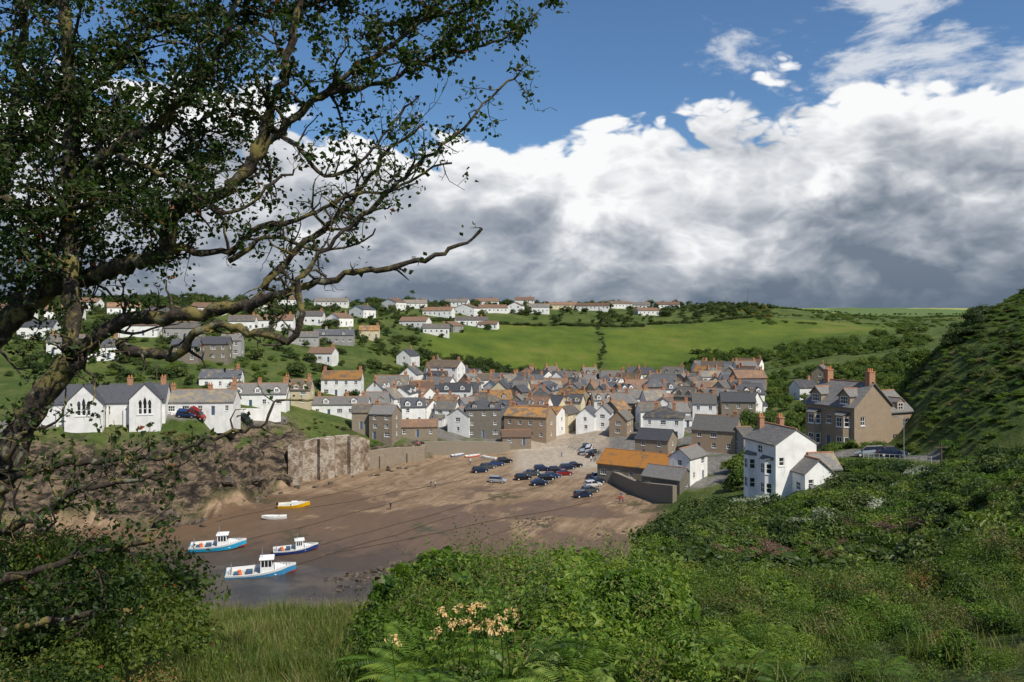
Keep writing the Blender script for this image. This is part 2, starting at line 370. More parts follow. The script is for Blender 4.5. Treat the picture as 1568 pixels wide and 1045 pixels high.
# ------------------------------------------------------------------ houses
occ=[]
def fbox(mb,o,dx,dn,x0,x1,z0,z1,n0,n1,mat):
    i=len(mb.v);up=Vector((0,0,1))
    for (a,n,z) in((x0,n0,z0),(x1,n0,z0),(x1,n1,z0),(x0,n1,z0),(x0,n0,z1),(x1,n0,z1),(x1,n1,z1),(x0,n1,z1)):
        mb.v.append(tuple(o+dx*a+dn*n+up*z))
    for f in((0,3,2,1),(4,5,6,7),(0,1,5,4),(1,2,6,5),(2,3,7,6),(3,0,4,7)):
        mb.f.append(tuple(i+a for a in f));mb.m.append(mat)
def wallpanel(mw,mg,o,dx,L,z0,z1,ops,det=1,rec=.14):
    o=Vector(o);dx=Vector(dx);dn=Vector((dx.y,-dx.x,0));up=Vector((0,0,1))
    xs=sorted({0.,L,*[q[0] for q in ops],*[q[1] for q in ops]});zs=sorted({z0,z1,*[q[2] for q in ops],*[q[3] for q in ops]})
    for a,a2 in zip(xs,xs[1:]):
        for c,c2 in zip(zs,zs[1:]):
            mx=(a+a2)/2;mz=(c+c2)/2
            if any(q[0]<mx<q[1] and q[2]<mz<q[3] for q in ops): continue
            mw.poly([o+dx*a+up*c,o+dx*a2+up*c,o+dx*a2+up*c2,o+dx*a+up*c2])
    for q in ops:
        a,a2,c,c2,k=q
        cs=[o+dx*a+up*c,o+dx*a2+up*c,o+dx*a2+up*c2,o+dx*a+up*c2];ci=[p-dn*rec for p in cs]
        for i in range(4): mw.poly([cs[i],cs[(i+1)%4],ci[(i+1)%4],ci[i]])
        if k=='d':
            mg.poly(ci,2);fbox(mg,o,dx,dn,a,a+.08,c,c2,-rec+.01,-rec+.07,1);fbox(mg,o,dx,dn,a2-.08,a2,c,c2,-rec+.01,-rec+.07,1)
            continue
        mg.poly(ci,0)
        t=.09 if det else .12;e0=-rec+.01;e1=-rec+.07
        fbox(mg,o,dx,dn,a,a+t,c,c2,e0,e1,1);fbox(mg,o,dx,dn,a2-t,a2,c,c2,e0,e1,1)
        fbox(mg,o,dx,dn,a+t,a2-t,c,c+t,e0,e1,1);fbox(mg,o,dx,dn,a+t,a2-t,c2-t,c2,e0,e1,1)
        if det:
            mz=(c+c2)/2;fbox(mg,o,dx,dn,a+t,a2-t,mz-.035,mz+.035,e0,e1-.01,1)
            nb=max(1,int((a2-a)/.7)-0)
            if a2-a>.8:
                for j in range(1,nb+1):
                    xm=a+(a2-a)*j/(nb+1);fbox(mg,o,dx,dn,xm-.03,xm+.03,c+t,c2-t,e0,e1-.02,1)
            fbox(mg,o,dx,dn,a-.08,a2+.08,c-.1,c,-.02,.07,1)
def auto_ops(L,z0,storeys,sh,door=False,ww=1.0,wh=1.2,r=None,dens=1.):
    r=r or random;ops=[];n=max(1,int(L/2.9*dens));wh=min(wh,sh-1.15);zb0=.95 if sh>2.4 else .8
    dk=r.randrange(n) if door else -1
    for s in range(storeys):
        for i in range(n):
            if r.random()<.15 and s>0: continue
            w=ww*r.choice([.8,1.,1.,1.5])
            w=min(w,L/n-.5)
            if w<.4: continue
            xc=L*(i+.5)/n+r.uniform(-.15,.15);zb=z0+s*sh+zb0
            if s==0 and i==dk: ops.append((xc-.45,xc+.45,z0+.02,z0+2.05,'d'));continue
            ops.append((xc-w/2,xc+w/2,zb,zb+wh,'w'))
    return ops
def gable_roof(mb,L,Wd,H,rh,ov=.25,og=.2,th=.18,axis='x',mat=0,ridge=True,cx=0,cy=0):
    p=rh/(Wd/2);y0=Wd/2+ov
    prof=[(-y0,H-ov*p+.02),(-y0,H-ov*p+th+.02),(0,H+rh+th+.02),(y0,H-ov*p+th+.02),(y0,H-ov*p+.02),(0,H+rh+.02)]
    c=cy if axis=='x' else cx;o=cx if axis=='x' else cy
    prof=[(a+c,z) for a,z in prof]
    mb.prism([prof[0],prof[5],prof[2],prof[1]][::-1],o-L/2-og,o+L/2+og,mat,axis)
    mb.prism([prof[5],prof[4],prof[3],prof[2]][::-1],o-L/2-og,o+L/2+og,mat,axis)
    if ridge:
        z=H+rh+th
        if axis=='x': mb.box(o-L/2-og-.02,o+L/2+og+.02,c-.13,c+.13,z-.06,z+.1,1)
        else: mb.box(c-.13,c+.13,o-L/2-og-.02,o+L/2+og+.02,z-.06,z+.1,1)
def hip_roof(mb,L,Wd,H,rh,ov=.3,cx=0,cy=0):
    a=L/2+ov;c=Wd/2+ov;r=max(.1,a-c)
    if L<Wd: r=.1
    z=H+.0
    b0=[(-a,-c),(a,-c),(a,c),(-a,c)];lo=[(cx+x,cy+y,z) for x,y in b0];hi=[(cx+x,cy+y,z+.16) for x,y in b0]
    R0=(cx-r,cy,z+rh+.16);R1=(cx+r,cy,z+rh+.16)
    for i in range(4): mb.poly([lo[i],lo[(i+1)%4],hi[(i+1)%4],hi[i]])
    mb.poly([hi[0],hi[1],R1,R0]);mb.poly([hi[2],hi[3],R0,R1]);mb.poly([hi[1],hi[2],R1]);mb.poly([hi[3],hi[0],R0]);mb.poly(lo[::-1])
    mb.box(cx-r,cx+r,cy-.12,cy+.12,z+rh+.1,z+rh+.25,1)
def chimney(mb,x,y,z0,z1,w=.95,d=.6,pots=2):
    mb.box(x-w/2,x+w/2,y-d/2,y+d/2,z0,z1,0);mb.box(x-w/2-.08,x+w/2+.08,y-d/2-.08,y+d/2+.08,z1,z1+.14,0)
    for i in range(pots):
        xx=x+(i-(pots-1)/2)*w/pots;mb.cyl((xx,y,z1+.14),(0,0,1),.15,.5,8,1,.11)
def body(mw,mg,cx,cy,L,Wd,z0,H,gab=None,rh=0,ops=None,base=3.5,storeys=2,sh=2.6,det=1,r=None):
    r=r or random
    sides=[((cx-L/2,cy-Wd/2),(1,0),L),((cx+L/2,cy-Wd/2),(0,1),Wd),((cx+L/2,cy+Wd/2),(-1,0),L),((cx-L/2,cy+Wd/2),(0,-1),Wd)]
    for k,(o,d,l) in enumerate(sides):
        op=ops[k] if ops is not None else auto_ops(l,z0,storeys,sh,door=(k==0),r=r,dens=1. if k%2==0 else .7)
        wallpanel(mw,mg,(o[0],o[1],0),(d[0],d[1],0),l,z0-base,z0+H,op,det)
    z=z0+H
    if gab=='x':
        for s in(-1,1):
            t=[(cx+s*L/2,cy-Wd/2,z),(cx+s*L/2,cy+Wd/2,z),(cx+s*L/2,cy,z+rh)]
            mw.poly(t if s>0 else t[::-1])
    if gab=='y':
        for s in(-1,1):
            t=[(cx-L/2,cy+s*Wd/2,z),(cx+L/2,cy+s*Wd/2,z),(cx,cy+s*Wd/2,z+rh)]
            mw.poly(t if s<0 else t[::-1])
def dormer(mw,mg,mr,x,yf,z,w=1.5,h=1.2,dep=2.2):
    wallpanel(mw,mg,(x-w/2,yf,0),(1,0,0),w,z,z+h,[(.22,w-.22,z+.25,z+h-.12,'w')],1,.08)
    mw.poly([(x-w/2,yf,z+h),(x+w/2,yf,z+h),(x,yf,z+h+.6)])
    for s in(-1,1):
        t=[(x+s*w/2,yf,z),(x+s*w/2,yf+dep,z),(x+s*w/2,yf+dep,z+h),(x+s*w/2,yf,z+h)]
        mw.poly(t if s>0 else t[::-1])
    gable_roof(mr,dep,w,z+h,.6,.15,.12,.1,'y',0,True,cx=x,cy=yf+dep/2)
def finish(name,loc,yaw,mw,mg,mr,mc,wall,roof,door='door',s=1):
    e=empty(name,loc,yaw,s)
    mw.obj('walls',[M[wall]],e);
    if mg.v: mg.obj('windows',[M['glass'],M['frame'],M[door]],e)
    mr.obj('roof',[M[roof],M['brick'] if roof!='slate' else M['slate2']],e)
    if mc.v: mc.obj('chimney',[M['brick'] if wall in('stone','stoneb','cream','white') else M[wall],M['pot']],e)
    return e
def house(name,loc,yaw,L,Wd,H,rh,wall,roof,typ='gable',storeys=None,chim=(-.4,),dorm=0,det=1,ext=None,seed=0):
    r=random.Random(seed);mw,mg,mr,mc=MB(),MB(),MB(),MB()
    storeys=storeys or max(1,int(round(H/2.7)));sh=H/storeys
    body(mw,mg,0,0,L,Wd,0,H,'x' if typ=='gable' else None,rh,None,4.,storeys,sh,det,r)
    if typ=='gable': gable_roof(mr,L,Wd,H,rh)
    else: hip_roof(mr,L,Wd,H,rh)
    for c in chim:
        xx=c*L if typ=='gable' else c*max(.5,(L-Wd)/L)*L
        chimney(mc,xx,0,H+rh*.3,H+rh+1.1)
    for i in range(dorm):
        dormer(mw,mg,mr,L*((i+.5)/dorm-.5),-Wd/2+.25,H+.15)
    if ext:
        l=L*.5;h=2.3;dp=2.2;x0=-L/2 if ext<0 else L/2-l
        body(mw,mg,x0+l/2,-Wd/2-dp/2-.003,l,dp,0,h,None,0,None,3.,1,2.4,det,r)
        mr.poly([(x0-.15,-Wd/2-dp-.25,h-.05),(x0+l+.15,-Wd/2-dp-.25,h-.05),(x0+l+.15,-Wd/2-.01,h+1.1),(x0-.15,-Wd/2-.01,h+1.1)])
        mr.poly([(x0-.15,-Wd/2-dp-.25,h-.05),(x0-.15,-Wd/2-.01,h+1.1),(x0-.15,-Wd/2-.01,h)])
        mr.poly([(x0+l+.15,-Wd/2-dp-.25,h-.05),(x0+l+.15,-Wd/2-.01,h),(x0+l+.15,-Wd/2-.01,h+1.1)])
    occ.append((loc[0],loc[1],max(L,Wd)*.62))
    return finish(name,loc,yaw,mw,mg,mr,mc,wall,roof)
def nm(wall): return {'white':'white_cottage','cream':'cream_cottage','stone':'stone_cottage','stoneb':'stone_cottage','stoned':'slatestone_cottage','grey':'grey_rendered_cottage','pink':'terracotta_cottage'}[wall]
HL=[
(312,641,100,3.0,2.4,7,'white','slate2',6,'gable',(-.45,.1,.45),0,178),
(398,624,84,3.6,2.4,7,'white','slate2',8,'gable',(-.45,0,.45),3,200),
(457,622,42,4.2,2.6,8,'cream','lichen',5,'gable',(-.4,.4),3,205),
(523,637,84,3.4,1.8,7,'white','slate2',4,'gable',(-.4,.1,.4),2,212),
(525,608,60,5.4,2.4,8,'white','lichen',4,'gable',(-.45,.45),0,230),
(340,602,60,3.2,2,7,'white','slate',10,'gable',(.4,),0,222),
(590,676,37,6.8,2.0,7,'stone','slate2',-12,'gable',(-.35,),0,214),
(554,662,28,4.5,1.8,7,'stone','slate2',8,'gable',(),0,210),
(632,650,36,5.2,2.3,7,'white','slate',12,'gable',(.4,),2,225),
(640,672,60,2.8,1.6,6,'stone','tile',6,'gable',(),0,222),
(684,645,40,5.4,2.2,7,'white','lichen',-20,'gable',(-.4,),0,235),
(712,678,44,5.4,2.2,8,'white','slate2',70,'gable',(.4,),0,235),
(738,672,54,8.2,2.6,9,'stoned','slate',8,'hip',(-.3,.4),2,234),
(790,693,44,2.4,1.6,5,'stone','tile',5,'gable',(),0,228),
(812,684,70,6.6,2.4,8,'stoneb','lichen',-24,'gable',(-.4,.4),0,236),
(850,678,24,6.0,2.2,8,'white','lichen',-30,'gable',(),0,244),
(868,668,30,5.6,2.2,7,'cream','slate2',62,'gable',(.3,),0,250),
(900,680,36,4.8,2.4,7,'white','slate',75,'gable',(.4,),0,246),
(925,676,30,5.0,2.4,7,'white','slate2',78,'gable',(-.4,),0,246),
(952,678,34,4.6,2.6,7,'stoneb','slate2',68,'gable',(),0,236),
(1017,672,60,5.6,2.6,10,'white','slate',-14,'hip',(-.4,.5),0,222),
(1005,705,52,4.6,2.2,8,'stone','slate',-28,'gable',(),0,192),
(1098,692,66,5.2,3.2,9,'stoneb','slate2',-26,'gable',(.42,),0,176),
(1054,738,30,5.2,1.8,6,'white','slate2',50,'gable',(),0,140),
(1138,695,26,4.2,2.,6,'grey','slate2',20,'gable',(),0,165),
(683,600,50,9.5,2.4,9,'white','lichen',-18,'gable',(-.42,.42),0,300),
(672,603,26,6.5,1.8,5,'pink','lichen',0,'gable',(),0,290),
(630,592,34,4.6,2.8,7,'white','slate',80,'gable',(.3,),0,290),
(625,563,30,5.0,2.8,8,'white','slate',74,'gable',(.3,),0,330),
(736,603,40,5.6,2.2,8,'white','lichen',12,'gable',(-.4,.4),0,320),
(785,606,44,4.4,2.2,8,'white','slate2',-10,'gable',(-.4,),0,330),
(330,553,44,5.2,2.2,8,'stoned','slate',10,'gable',(-.4,.4),0,240),(356,548,30,5.5,2.2,8,'grey','slate2',10,'gable',(.4,),0,240),
(286,556,40,5,2.,8,'stoned','slate',12,'gable',(.4,),0,240),
(495,556,38,3.4,2.,8,'white','tile',-6,'gable',(.4,),0,290),(466,530,44,3.2,2.2,8,'grey','slate2',10,'gable',(-.4,),0,300),
(512,527,60,4,2.4,8,'grey','slate',6,'gable',(-.2,.4),2,320),(566,520,30,4,2.2,8,'cream','lichen',6,'gable',(.4,),0,330),
(420,505,60,4,2.4,8,'white','tile',8,'gable',(.4,),0,330),(372,507,40,4,2.4,8,'white','slate2',8,'gable',(.4,),0,330),
(476,498,40,4,2.4,9,'white','slate2',4,'gable',(.4,),0,360),(520,500,34,4,2.4,9,'white','tile',60,'gable',(.4,),0,360),
(555,486,36,4,2.4,9,'white','slate',60,'gable',(.4,),0,380),
(105,545,50,4.,2.2,8,'white','slate2',12,'gable',(-.4,),0,220),(160,552,40,4.,2.2,8,'white','slate',14,'gable',(.4,),0,220),
(215,516,56,3.8,2.2,8,'white','tile',12,'gable',(-.4,),0,240),(100,492,50,3.8,2.2,8,'white','tile',12,'gable',(),0,260),
(60,520,50,4,2.2,8,'white','slate',12,'gable',(),0,240),(280,522,50,4,2.2,8,'grey','slate2',12,'gable',(),0,260),(20,490,60,4,2.2,8,'white','tile',12,'gable',(),0,260),
(130,476,46,3,2.2,9,'white','tile',5,'gable',(),0,300),(190,482,46,3,2.2,9,'white','tile',25,'gable',(),0,300),(250,488,46,3,2.2,9,'white','slate2',5,'gable',(),0,300),
(320,482,46,3,2.2,9,'white','tile',5,'gable',(),0,340),(385,476,40,3,2.2,9,'white','tile',-15,'gable',(),0,380),(508,471,50,3,2.2,9,'white','slate2',5,'gable',(),0,400),(440,467,44,3,2.2,9,'white','tile',15,'gable',(),0,400),
(636,503,44,3.6,2.4,9,'white','tile',-15,'gable',(.3,),0,380),(668,513,40,3.2,2.4,9,'white','slate2',5,'gable',(.3,),0,380),(692,508,30,3,2.4,9,'grey','tile',60,'gable',(.3,),0,380),(722,499,50,3.2,2.2,9,'white','slate2',4,'gable',(.3,),0,400),(748,504,30,2.6,2.,8,'white','tile',-10,'gable',(),0,400),
(603,474,36,3.8,2.4,9,'white','tile',60,'gable',(.3,),0,420),(636,472,36,3,2.4,9,'white','slate2',5,'gable',(.3,),0,420),(672,485,46,3.4,2.4,9,'white','tile',-12,'gable',(.3,),0,440),(715,483,44,4,2.8,10,'white','tile',70,'gable',(.3,),0,440),(754,480,44,3.2,2.4,9,'white','tile',14,'gable',(-.3,),0,440),(790,481,28,4.8,2.6,9,'white','tile',78,'gable',(),0,440),(824,480,34,4.0,2.6,9,'white','slate2',0,'gable',(.3,),0,440),(803,471,30,5,2.4,9,'white','tile',0,'gable',(.3,),0,440),
(862,474,44,3,2.2,9,'cream','tile',8,'gable',(.3,),0,440),(908,476,50,3,2.2,9,'white','tile',-8,'gable',(.3,),0,440),(948,472,36,3,2.2,9,'white','lichen',20,'gable',(),0,440),(978,473,34,3,2.2,9,'white','slate2',-12,'gable',(.3,),0,440),(990,483,34,3,2.2,9,'white','tile',12,'gable',(),0,440),(1022,473,36,3,2.2,9,'white','tile',-6,'gable',(.3,),0,440),(1048,468,30,3,2.2,9,'white','tile',25,'gable',(),0,440),
(1000,461,40,3.2,2.4,9,'white','slate2',-20,'gable',(.3,),0,500),(1034,461,30,3,2.2,9,'cream','tile',2,'gable',(.3,),0,500),(1072,459,36,3.8,3.,9,'cream','tile',60,'gable',(.3,),0,500),(1105,461,34,3,2.2,9,'white','tile',14,'gable',(.3,),0,500),
(880,461,36,2.8,2.4,9,'white','tile',0,'gable',(.3,),0,500),(925,462,36,2.8,2.4,9,'white','tile',12,'gable',(.3,),0,500),(700,469,36,2.8,2.4,9,'white','slate2',-10,'gable',(.3,),0,500),(745,468,36,2.8,2.4,9,'white','tile',10,'gable',(.3,),0,500),
(1258,590,30,4.5,2.4,7,'stone','slate2',60,'gable',(.3,),0,200),(1230,612,30,4,2.2,7,'white','slate',10,'gable',(.3,),0,180),
]
for i,(hx,hy,wp_,Hh,rh,dp,wl,rf,yw,ty,ch,do,dm) in enumerate(HL):
    d=hit(hx,hy,dm);yr=math.radians(yw)
    wm=wp_*d/F
    if abs(yw)>45: Lh,Wh=dp+2,max(5.,wm*.8)
    else: Lh,Wh=wm,dp
    loc=W(hx,d+Wh*.3)
    house(nm(wl),loc,yr,Lh,Wh,Hh,rh,wl,rf,ty,None,ch,do,1 if d<400 else 0,None,i)
vr=random.Random(11);cnt=0
for it in range(3200):
    q=vr.uniform(575,1150);d=vr.uniform(238,368)
    if q<640 and d>262: continue
    if 852<q<935 and d<262: continue
    if q>1030 and d<232: continue
    if d<cdist(q,7)+12: continue
    if q<660 and d>300: continue
    if q<800 and d>345: continue
    x=(q-784)/F*d
    L=vr.uniform(5.5,12.5);Wd=vr.uniform(5,7.5)
    if any((x-a)**2+(d-c)**2<(L*.48+r_*.74)**2 for a,c,r_ in occ): continue
    wl=vr.choices(['white','stone','stoneb','stoned','cream','grey'],[.46,.15,.12,.07,.14,.06])[0]
    rf=vr.choices(['slate','slate2','lichen','tile'],[.42,.34,.13,.11])[0]
    yw=math.radians(vr.choice([0,0,8,-12,20,85,70,-25,-40,50])+vr.uniform(-8,8))
    house(nm(wl),W(q,d),yw,L,Wd,vr.choice([2.9,4.4,4.9,5.3,5.8,6.6]),vr.uniform(2.,3.2),wl,rf,'gable' if vr.random()<.88 else 'hip',None,vr.choice([(-.42,),(.42,),(-.42,.42),()]),vr.choice([0,0,0,2]),1,vr.choice([None,None,None,-1,1]),it);cnt+=1
print('village fill',cnt)
def simple_house(name,px_,d,yaw,L,Wd,H,rh,wall,roof,zo=0,**k):
    return house(name,W(px_,d,zo),math.radians(yaw),L,Wd,H,rh,wall,roof,**k)
simple_house('fish_cellar',978,186,-34,17,9,3.4,2.8,'stoned','cellar',storeys=1,chim=())
simple_house('fish_cellar',1022,170,-40,9,6,3.2,2.0,'stoned','slate2',storeys=1,chim=())
# ---- school
def school():
    mw,mg,mr,mc=MB(),MB(),MB(),MB()
    L=26;Wd=8
    def lancets(cx,w,z0,h,n):
        o=[];s=w/n
        for i in range(n): o.append((cx-w/2+i*s+.1,cx-w/2+(i+1)*s-.1,z0,z0+h,'w'))
        return o
    body(mw,mg,0,0,L,Wd,0,3.6,'x',3.6,[lancets(2,1.4,1.,1.9,2)+lancets(6.2,1.4,1.,1.9,2)+lancets(20.5,1.2,1.,1.9,1)+lancets(14.5,1.4,1,1.9,2),lancets(4,1.6,1.,2.,2),[],[]],4,1)
    gable_roof(mr,L,Wd,3.6,3.6)
    for cx,w,hh in((-2.6,7.4,3.6),(9.3,6.2,4.4)):
        dep=2.0;yf=-Wd/2-dep
        body(mw,mg,cx,-Wd/2-dep/2,w,dep,0,hh,'y',w*.52,[lancets(w/2,2.8,1.2,2.3,3),[],[],[]],4)
        gable_roof(mr,Wd/2+dep,w,hh,w*.52,.25,.2,.18,'y',cx=cx,cy=-Wd/4-dep/2)
        for j,zt in((-.93,4.3),(0,4.9),(.93,4.3)):
            x=cx+j;mg.poly([(x-.36,yf-.03,3.45),(x+.36,yf-.03,3.45),(x+.25,yf-.03,(3.45+zt)/2+.1),(x,yf-.03,zt),(x-.25,yf-.03,(3.45+zt)/2+.1)],0)
        mw.box(cx-1.7,cx+1.7,yf-.1,yf,.95,1.08)
    for xx in(-11.5,5.2,12): chimney(mc,xx,0,5.5,8.6,1.1,.7)
    for xx in(-8,-6.8,1.6,5.): mw.box(xx-.25,xx+.25,-Wd/2-.6,-Wd/2-.002,-3,2.4)
    h=W(160,174)
    return finish('white_school_building',(W(160,174).x,174,h.z-.3),math.radians(14),mw,mg,mr,mc,'white','slate')
school();occ.append((W(160,175).x,175,15))
# ---- white hillside house
def hero_white():
    mw,mg,mr,mc=MB(),MB(),MB(),MB()
    L,Wd,H=6.2,7.8,7.4
    side=[(1.0,2.2,.9,2.3,'w'),(5.3,6.5,.9,2.3,'w'),(1.,2.2,3.5,4.8,'w'),(5.3,6.5,3.5,4.8,'w'),(3.3,4.5,5.8,6.9,'w')]
    body(mw,mg,0,0,L,Wd,0,H,'y',1.9,[[(.5,1.3,4.6,5.7,'w')],[(2,3,3.4,4.6,'w')],[],side],4)
    gable_roof(mr,Wd,L,H,1.9,.3,.1,.18,'y')
    for yb in(-2.1,2.1):
        pts=[(-L/2-.0,yb-1.2),(-L/2-.9,yb-.6),(-L/2-.9,yb+.6),(-L/2,yb+1.2)]
        for a,c in zip(pts,pts[1:]):
            dv=Vector((a[0]-c[0],a[1]-c[1],0));l=dv.length;dv.normalize()
            wallpanel(mw,mg,(c[0],c[1],0),dv,l,-3,5.3,[(.15,l-.15,.8,2.2,'w'),(.15,l-.15,3.4,4.8,'w')],1,.08)
        mr.poly([(-L/2,yb-1.35,5.7),(-L/2-1.,yb-.7,5.3),(-L/2-1.,yb+.7,5.3),(-L/2,yb+1.35,5.7)][::-1])
        mr.poly([(-L/2,yb-1.35,5.7),(-L/2,yb-1.35,5.29),(-L/2-1.,yb-.7,5.29),(-L/2-1.,yb-.7,5.3)])
    chimney(mc,1.2,1.8,7.9,10.3,.7,1.0);chimney(mc,-1.,3.2,7.9,10.3,.7,.7)
    body(mw,mg,1.4,-Wd/2-1.5,4.2,3.0,-.6,4.6,'y',1.7,[[(.5,1.3,2.2,3.2,'w')],[(1,2,2,3,'w')],[],[(1.,2.,1.6,2.7,'w')]],4)
    gable_roof(mr,3.0,4.2,4.0,1.7,.25,.2,.15,'y',cx=1.4,cy=-Wd/2-1.5)
    body(mw,mg,1.9,-Wd/2-4.1,3.6,2.2,-1.2,2.4,None,0,[[(.4,1.2,-1.1,.8,'d'),(1.6,2.9,-.3,.8,'w')],[],[],[]],4)
    a,c=-.1,3.9;y0=-Wd/2-5.4;y1=-Wd/2-3.0
    mr.poly([(a,y0,1.1),(c,y0,1.1),(c,y1,2.5),(a,y1,2.5)]);mr.poly([(a,y0,1.1),(a,y1,2.5),(a,y1,1.1)]);mr.poly([(c,y0,1.1),(c,y1,1.1),(c,y1,2.5)])
    mr.poly([(a,y0,1.08),(a,y1,1.08),(c,y1,1.08),(c,y0,1.08)])
    loc=W(1194,101);loc.z=18.8
    e=finish('white_hillside_house',loc,math.radians(14),mw,mg,mr,mc,'white','slate2',s=.91)
    house('stone_outbuilding',(W(1256,98).x,98,18.9),math.radians(8),3.0,4,3.9,1.5,'stone','slate2',chim=(),storeys=1)
    return e
hero_white();occ.append((W(1205,100).x,98,7.5))
# ---- large stone house
def hero_stone():
    mw,mg,mr,mc=MB(),MB(),MB(),MB()
    L,Wd,H=8.5,10,7.2
    side=[(.9,1.9,.9,2.4,'w'),(8.2,9.2,.9,2.4,'w'),(.9,1.9,4.2,5.6,'w'),(8.2,9.2,4.2,5.6,'w'),(4.4,5.4,4.2,5.6,'w'),(4.3,5.3,.05,2.2,'d')]
    body(mw,mg,0,0,L,Wd,0,H,'y',3.6,[[(1.4,2.4,4.2,5.6,'w')],[(2,3,4,5.3,'w')],[],side],4)
    gable_roof(mr,Wd,L,H,3.6,.35,.3,.2,'y')
    for yb in(-2.9,2.9):
        pts=[(-L/2,yb-1.4),(-L/2-1.,yb-.75),(-L/2-1.,yb+.75),(-L/2,yb+1.4)]
        for a,c in zip(pts,pts[1:]):
            dv=Vector((a[0]-c[0],a[1]-c[1],0));l=dv.length;dv.normalize()
            wallpanel(mw,mg,(c[0],c[1],0),dv,l,-3,5.8,[(.2,l-.2,.8,2.4,'w'),(.2,l-.2,4.,5.5,'w')],1,.08)
        mr.poly([(-L/2,yb-1.5,6.4),(-L/2-1.15,yb-.8,5.8),(-L/2-1.15,yb+.8,5.8),(-L/2,yb+1.5,6.4)][::-1])
    for yb in(-2.9,2.9):
        w=2.2;z=H+.1;x0=-L/2+.15;h=1.6
        wallpanel(mw,mg,(x0,yb+w/2,0),(0,-1,0),w,z-.2,z+h,[(.35,w-.35,z+.3,z+h-.1,'w')],1,.08)
        mw.poly([(x0,yb+w/2,z+h),(x0,yb-w/2,z+h),(x0,yb,z+h+1.)])
        for s in(-1,1): mw.poly([(x0,yb+s*w/2,z-.2),(x0+3,yb+s*w/2,z-.2),(x0+3,yb+s*w/2,z+h),(x0,yb+s*w/2,z+h)])
        gable_roof(mr,3.2,w,z+h,1.,.2,.15,.12,'x',cx=x0+1.5,cy=yb)
    chimney(mc,0,-Wd/2+.6,8.6,12.6,1.3,.9,3);chimney(mc,0,Wd/2-1.,8.6,12.6,1.3,.9,3)
    body(mw,mg,L/2+2.9,-.6,5.8,7.5,0,6.0,'x',3.0,[[(1.2,2.3,.9,2.3,'w'),(3.6,4.8,3.5,4.7,'w')],[(3,4,3.4,4.6,'w')],[],[]],4)
    gable_roof(mr,5.8,7.5,6.0,3.0,.3,.25,.18,'x',cx=L/2+2.9,cy=-.6)
    dormer(mw,mg,mr,L/2+3.2,-4.2,6.0,1.7,1.5,2.6)
    loc=W(1298,132);loc.z=20.0
    return finish('large_stone_house',loc,math.radians(26),mw,mg,mr,mc,'stoneb','slate2')
hero_stone();occ.append((W(1308,134).x,134,10))
# ------------------------------------------------------------------ walls
def wall_run(name,pts,bot,th,mat,but=0,bd=.5):
    mb=MB()
    for (a,c) in zip(pts,pts[1:]):
        a=Vector(a);c=Vector(c);dx=(c-a);L=dx.length;dx.normalize();dn=Vector((dx.y,-dx.x,0)).normalized()
        i=len(mb.v);za,zc=a.z,c.z
        for p,z in((a,za),(c,zc)):
            for n,zz_ in((0,bot),(th,bot),(th,z),(0,z)): mb.v.append((p.x-dn.x*n,p.y-dn.y*n,zz_))
        for f in((0,4,7,3),(1,2,6,5),(3,7,6,2),(0,1,5,4),(0,3,2,1),(4,5,6,7)): mb.f.append(tuple(i+q for q in f));mb.m.append(0)
        if but:
            n=max(1,int(L/but))
            for k in range(n):
                x=L*(k+.5)/n;z=za+(zc-za)*k/n
                fbox(mb,Vector((a.x,a.y,0)),dx,dn,x-.5,x+.5,bot,z-1.6,0.003,bd,0)
    return mb.obj(name,[M[mat] if isinstance(mat,str) else mat])
m,N,b=newmat('pale_stone_retaining')
tc=N.n('ShaderNodeNewGeometry').outputs['Position']
f=N.noise(N.vm('MULTIPLY',tc,(.6,.6,.6)),.5,8,.75,.3)
sp=N.n('ShaderNodeSeparateXYZ');N.set(sp.inputs[0],tc);cb=N.n('ShaderNodeCombineXYZ');N.set(cb.inputs[0],N.m('ADD',sp.outputs[0],sp.outputs[1]));N.set(cb.inputs[1],sp.outputs[2])
bt=N.n('ShaderNodeTexBrick');N.set(bt.inputs['Vector'],cb.outputs[0]);bt.inputs['Scale'].default_value=1.1;bt.inputs['Mortar Size'].default_value=.03
bt.inputs['Color1'].default_value=(.7,.69,.67,1);bt.inputs['Color2'].default_value=(1,1,1,1);bt.inputs['Mortar'].default_value=(.5,.48,.45,1)
cw=N.ramp(f,[(.36,(.12,.085,.06)),(.44,(.26,.19,.135)),(.5,(.36,.29,.22)),(.55,(.6,.54,.46)),(.61,(.28,.21,.155)),(.68,(.52,.47,.4))])
N.set(b.inputs['Base Color'],N.mix(1.,cw,bt.outputs[0],'MULTIPLY'))
b.inputs['Roughness'].default_value=.9;bump(N,b,N.noise(tc,2,5,.7),.7,.2)
def wp(q,d,z): return Vector(((q-784)/F*d,d,z))
wall_run('harbour_retaining_wall',[wp(441,189,11.6),wp(462,189.6,12.4),wp(464,191.6,12.2),wp(489,193,12.9),wp(490,191.8,12.8),wp(512,194.5,13.1),wp(514,196.6,12.8),wp(536,198,12.9),wp(537,197,12.7),wp(556,200.5,12.1),wp(566,203,11.)],0,2.,m)
wall_run('stone_sea_wall',[wp(566,203,8.2),wp(600,207,8.4),wp(650,212,8.),wp(655,218,8.)],0,1.2,'stone',9,.5)
wall_run('stone_sea_wall',[wp(650,216,8.6),wp(700,219,8.4),wp(770,224,7.4),wp(800,232,6.4)],1,1.2,'stoned')
wall_run('stone_sea_wall',[wp(925,200,6.4),wp(935,186,6.3),wp(975,172,6.4),wp(1030,160,8.)],0,1.0,'stoned')
wall_run('garden_wall',[wp(262,176,21.),wp(360,189,20.6),wp(430,200,19.3)],15,.5,'white')
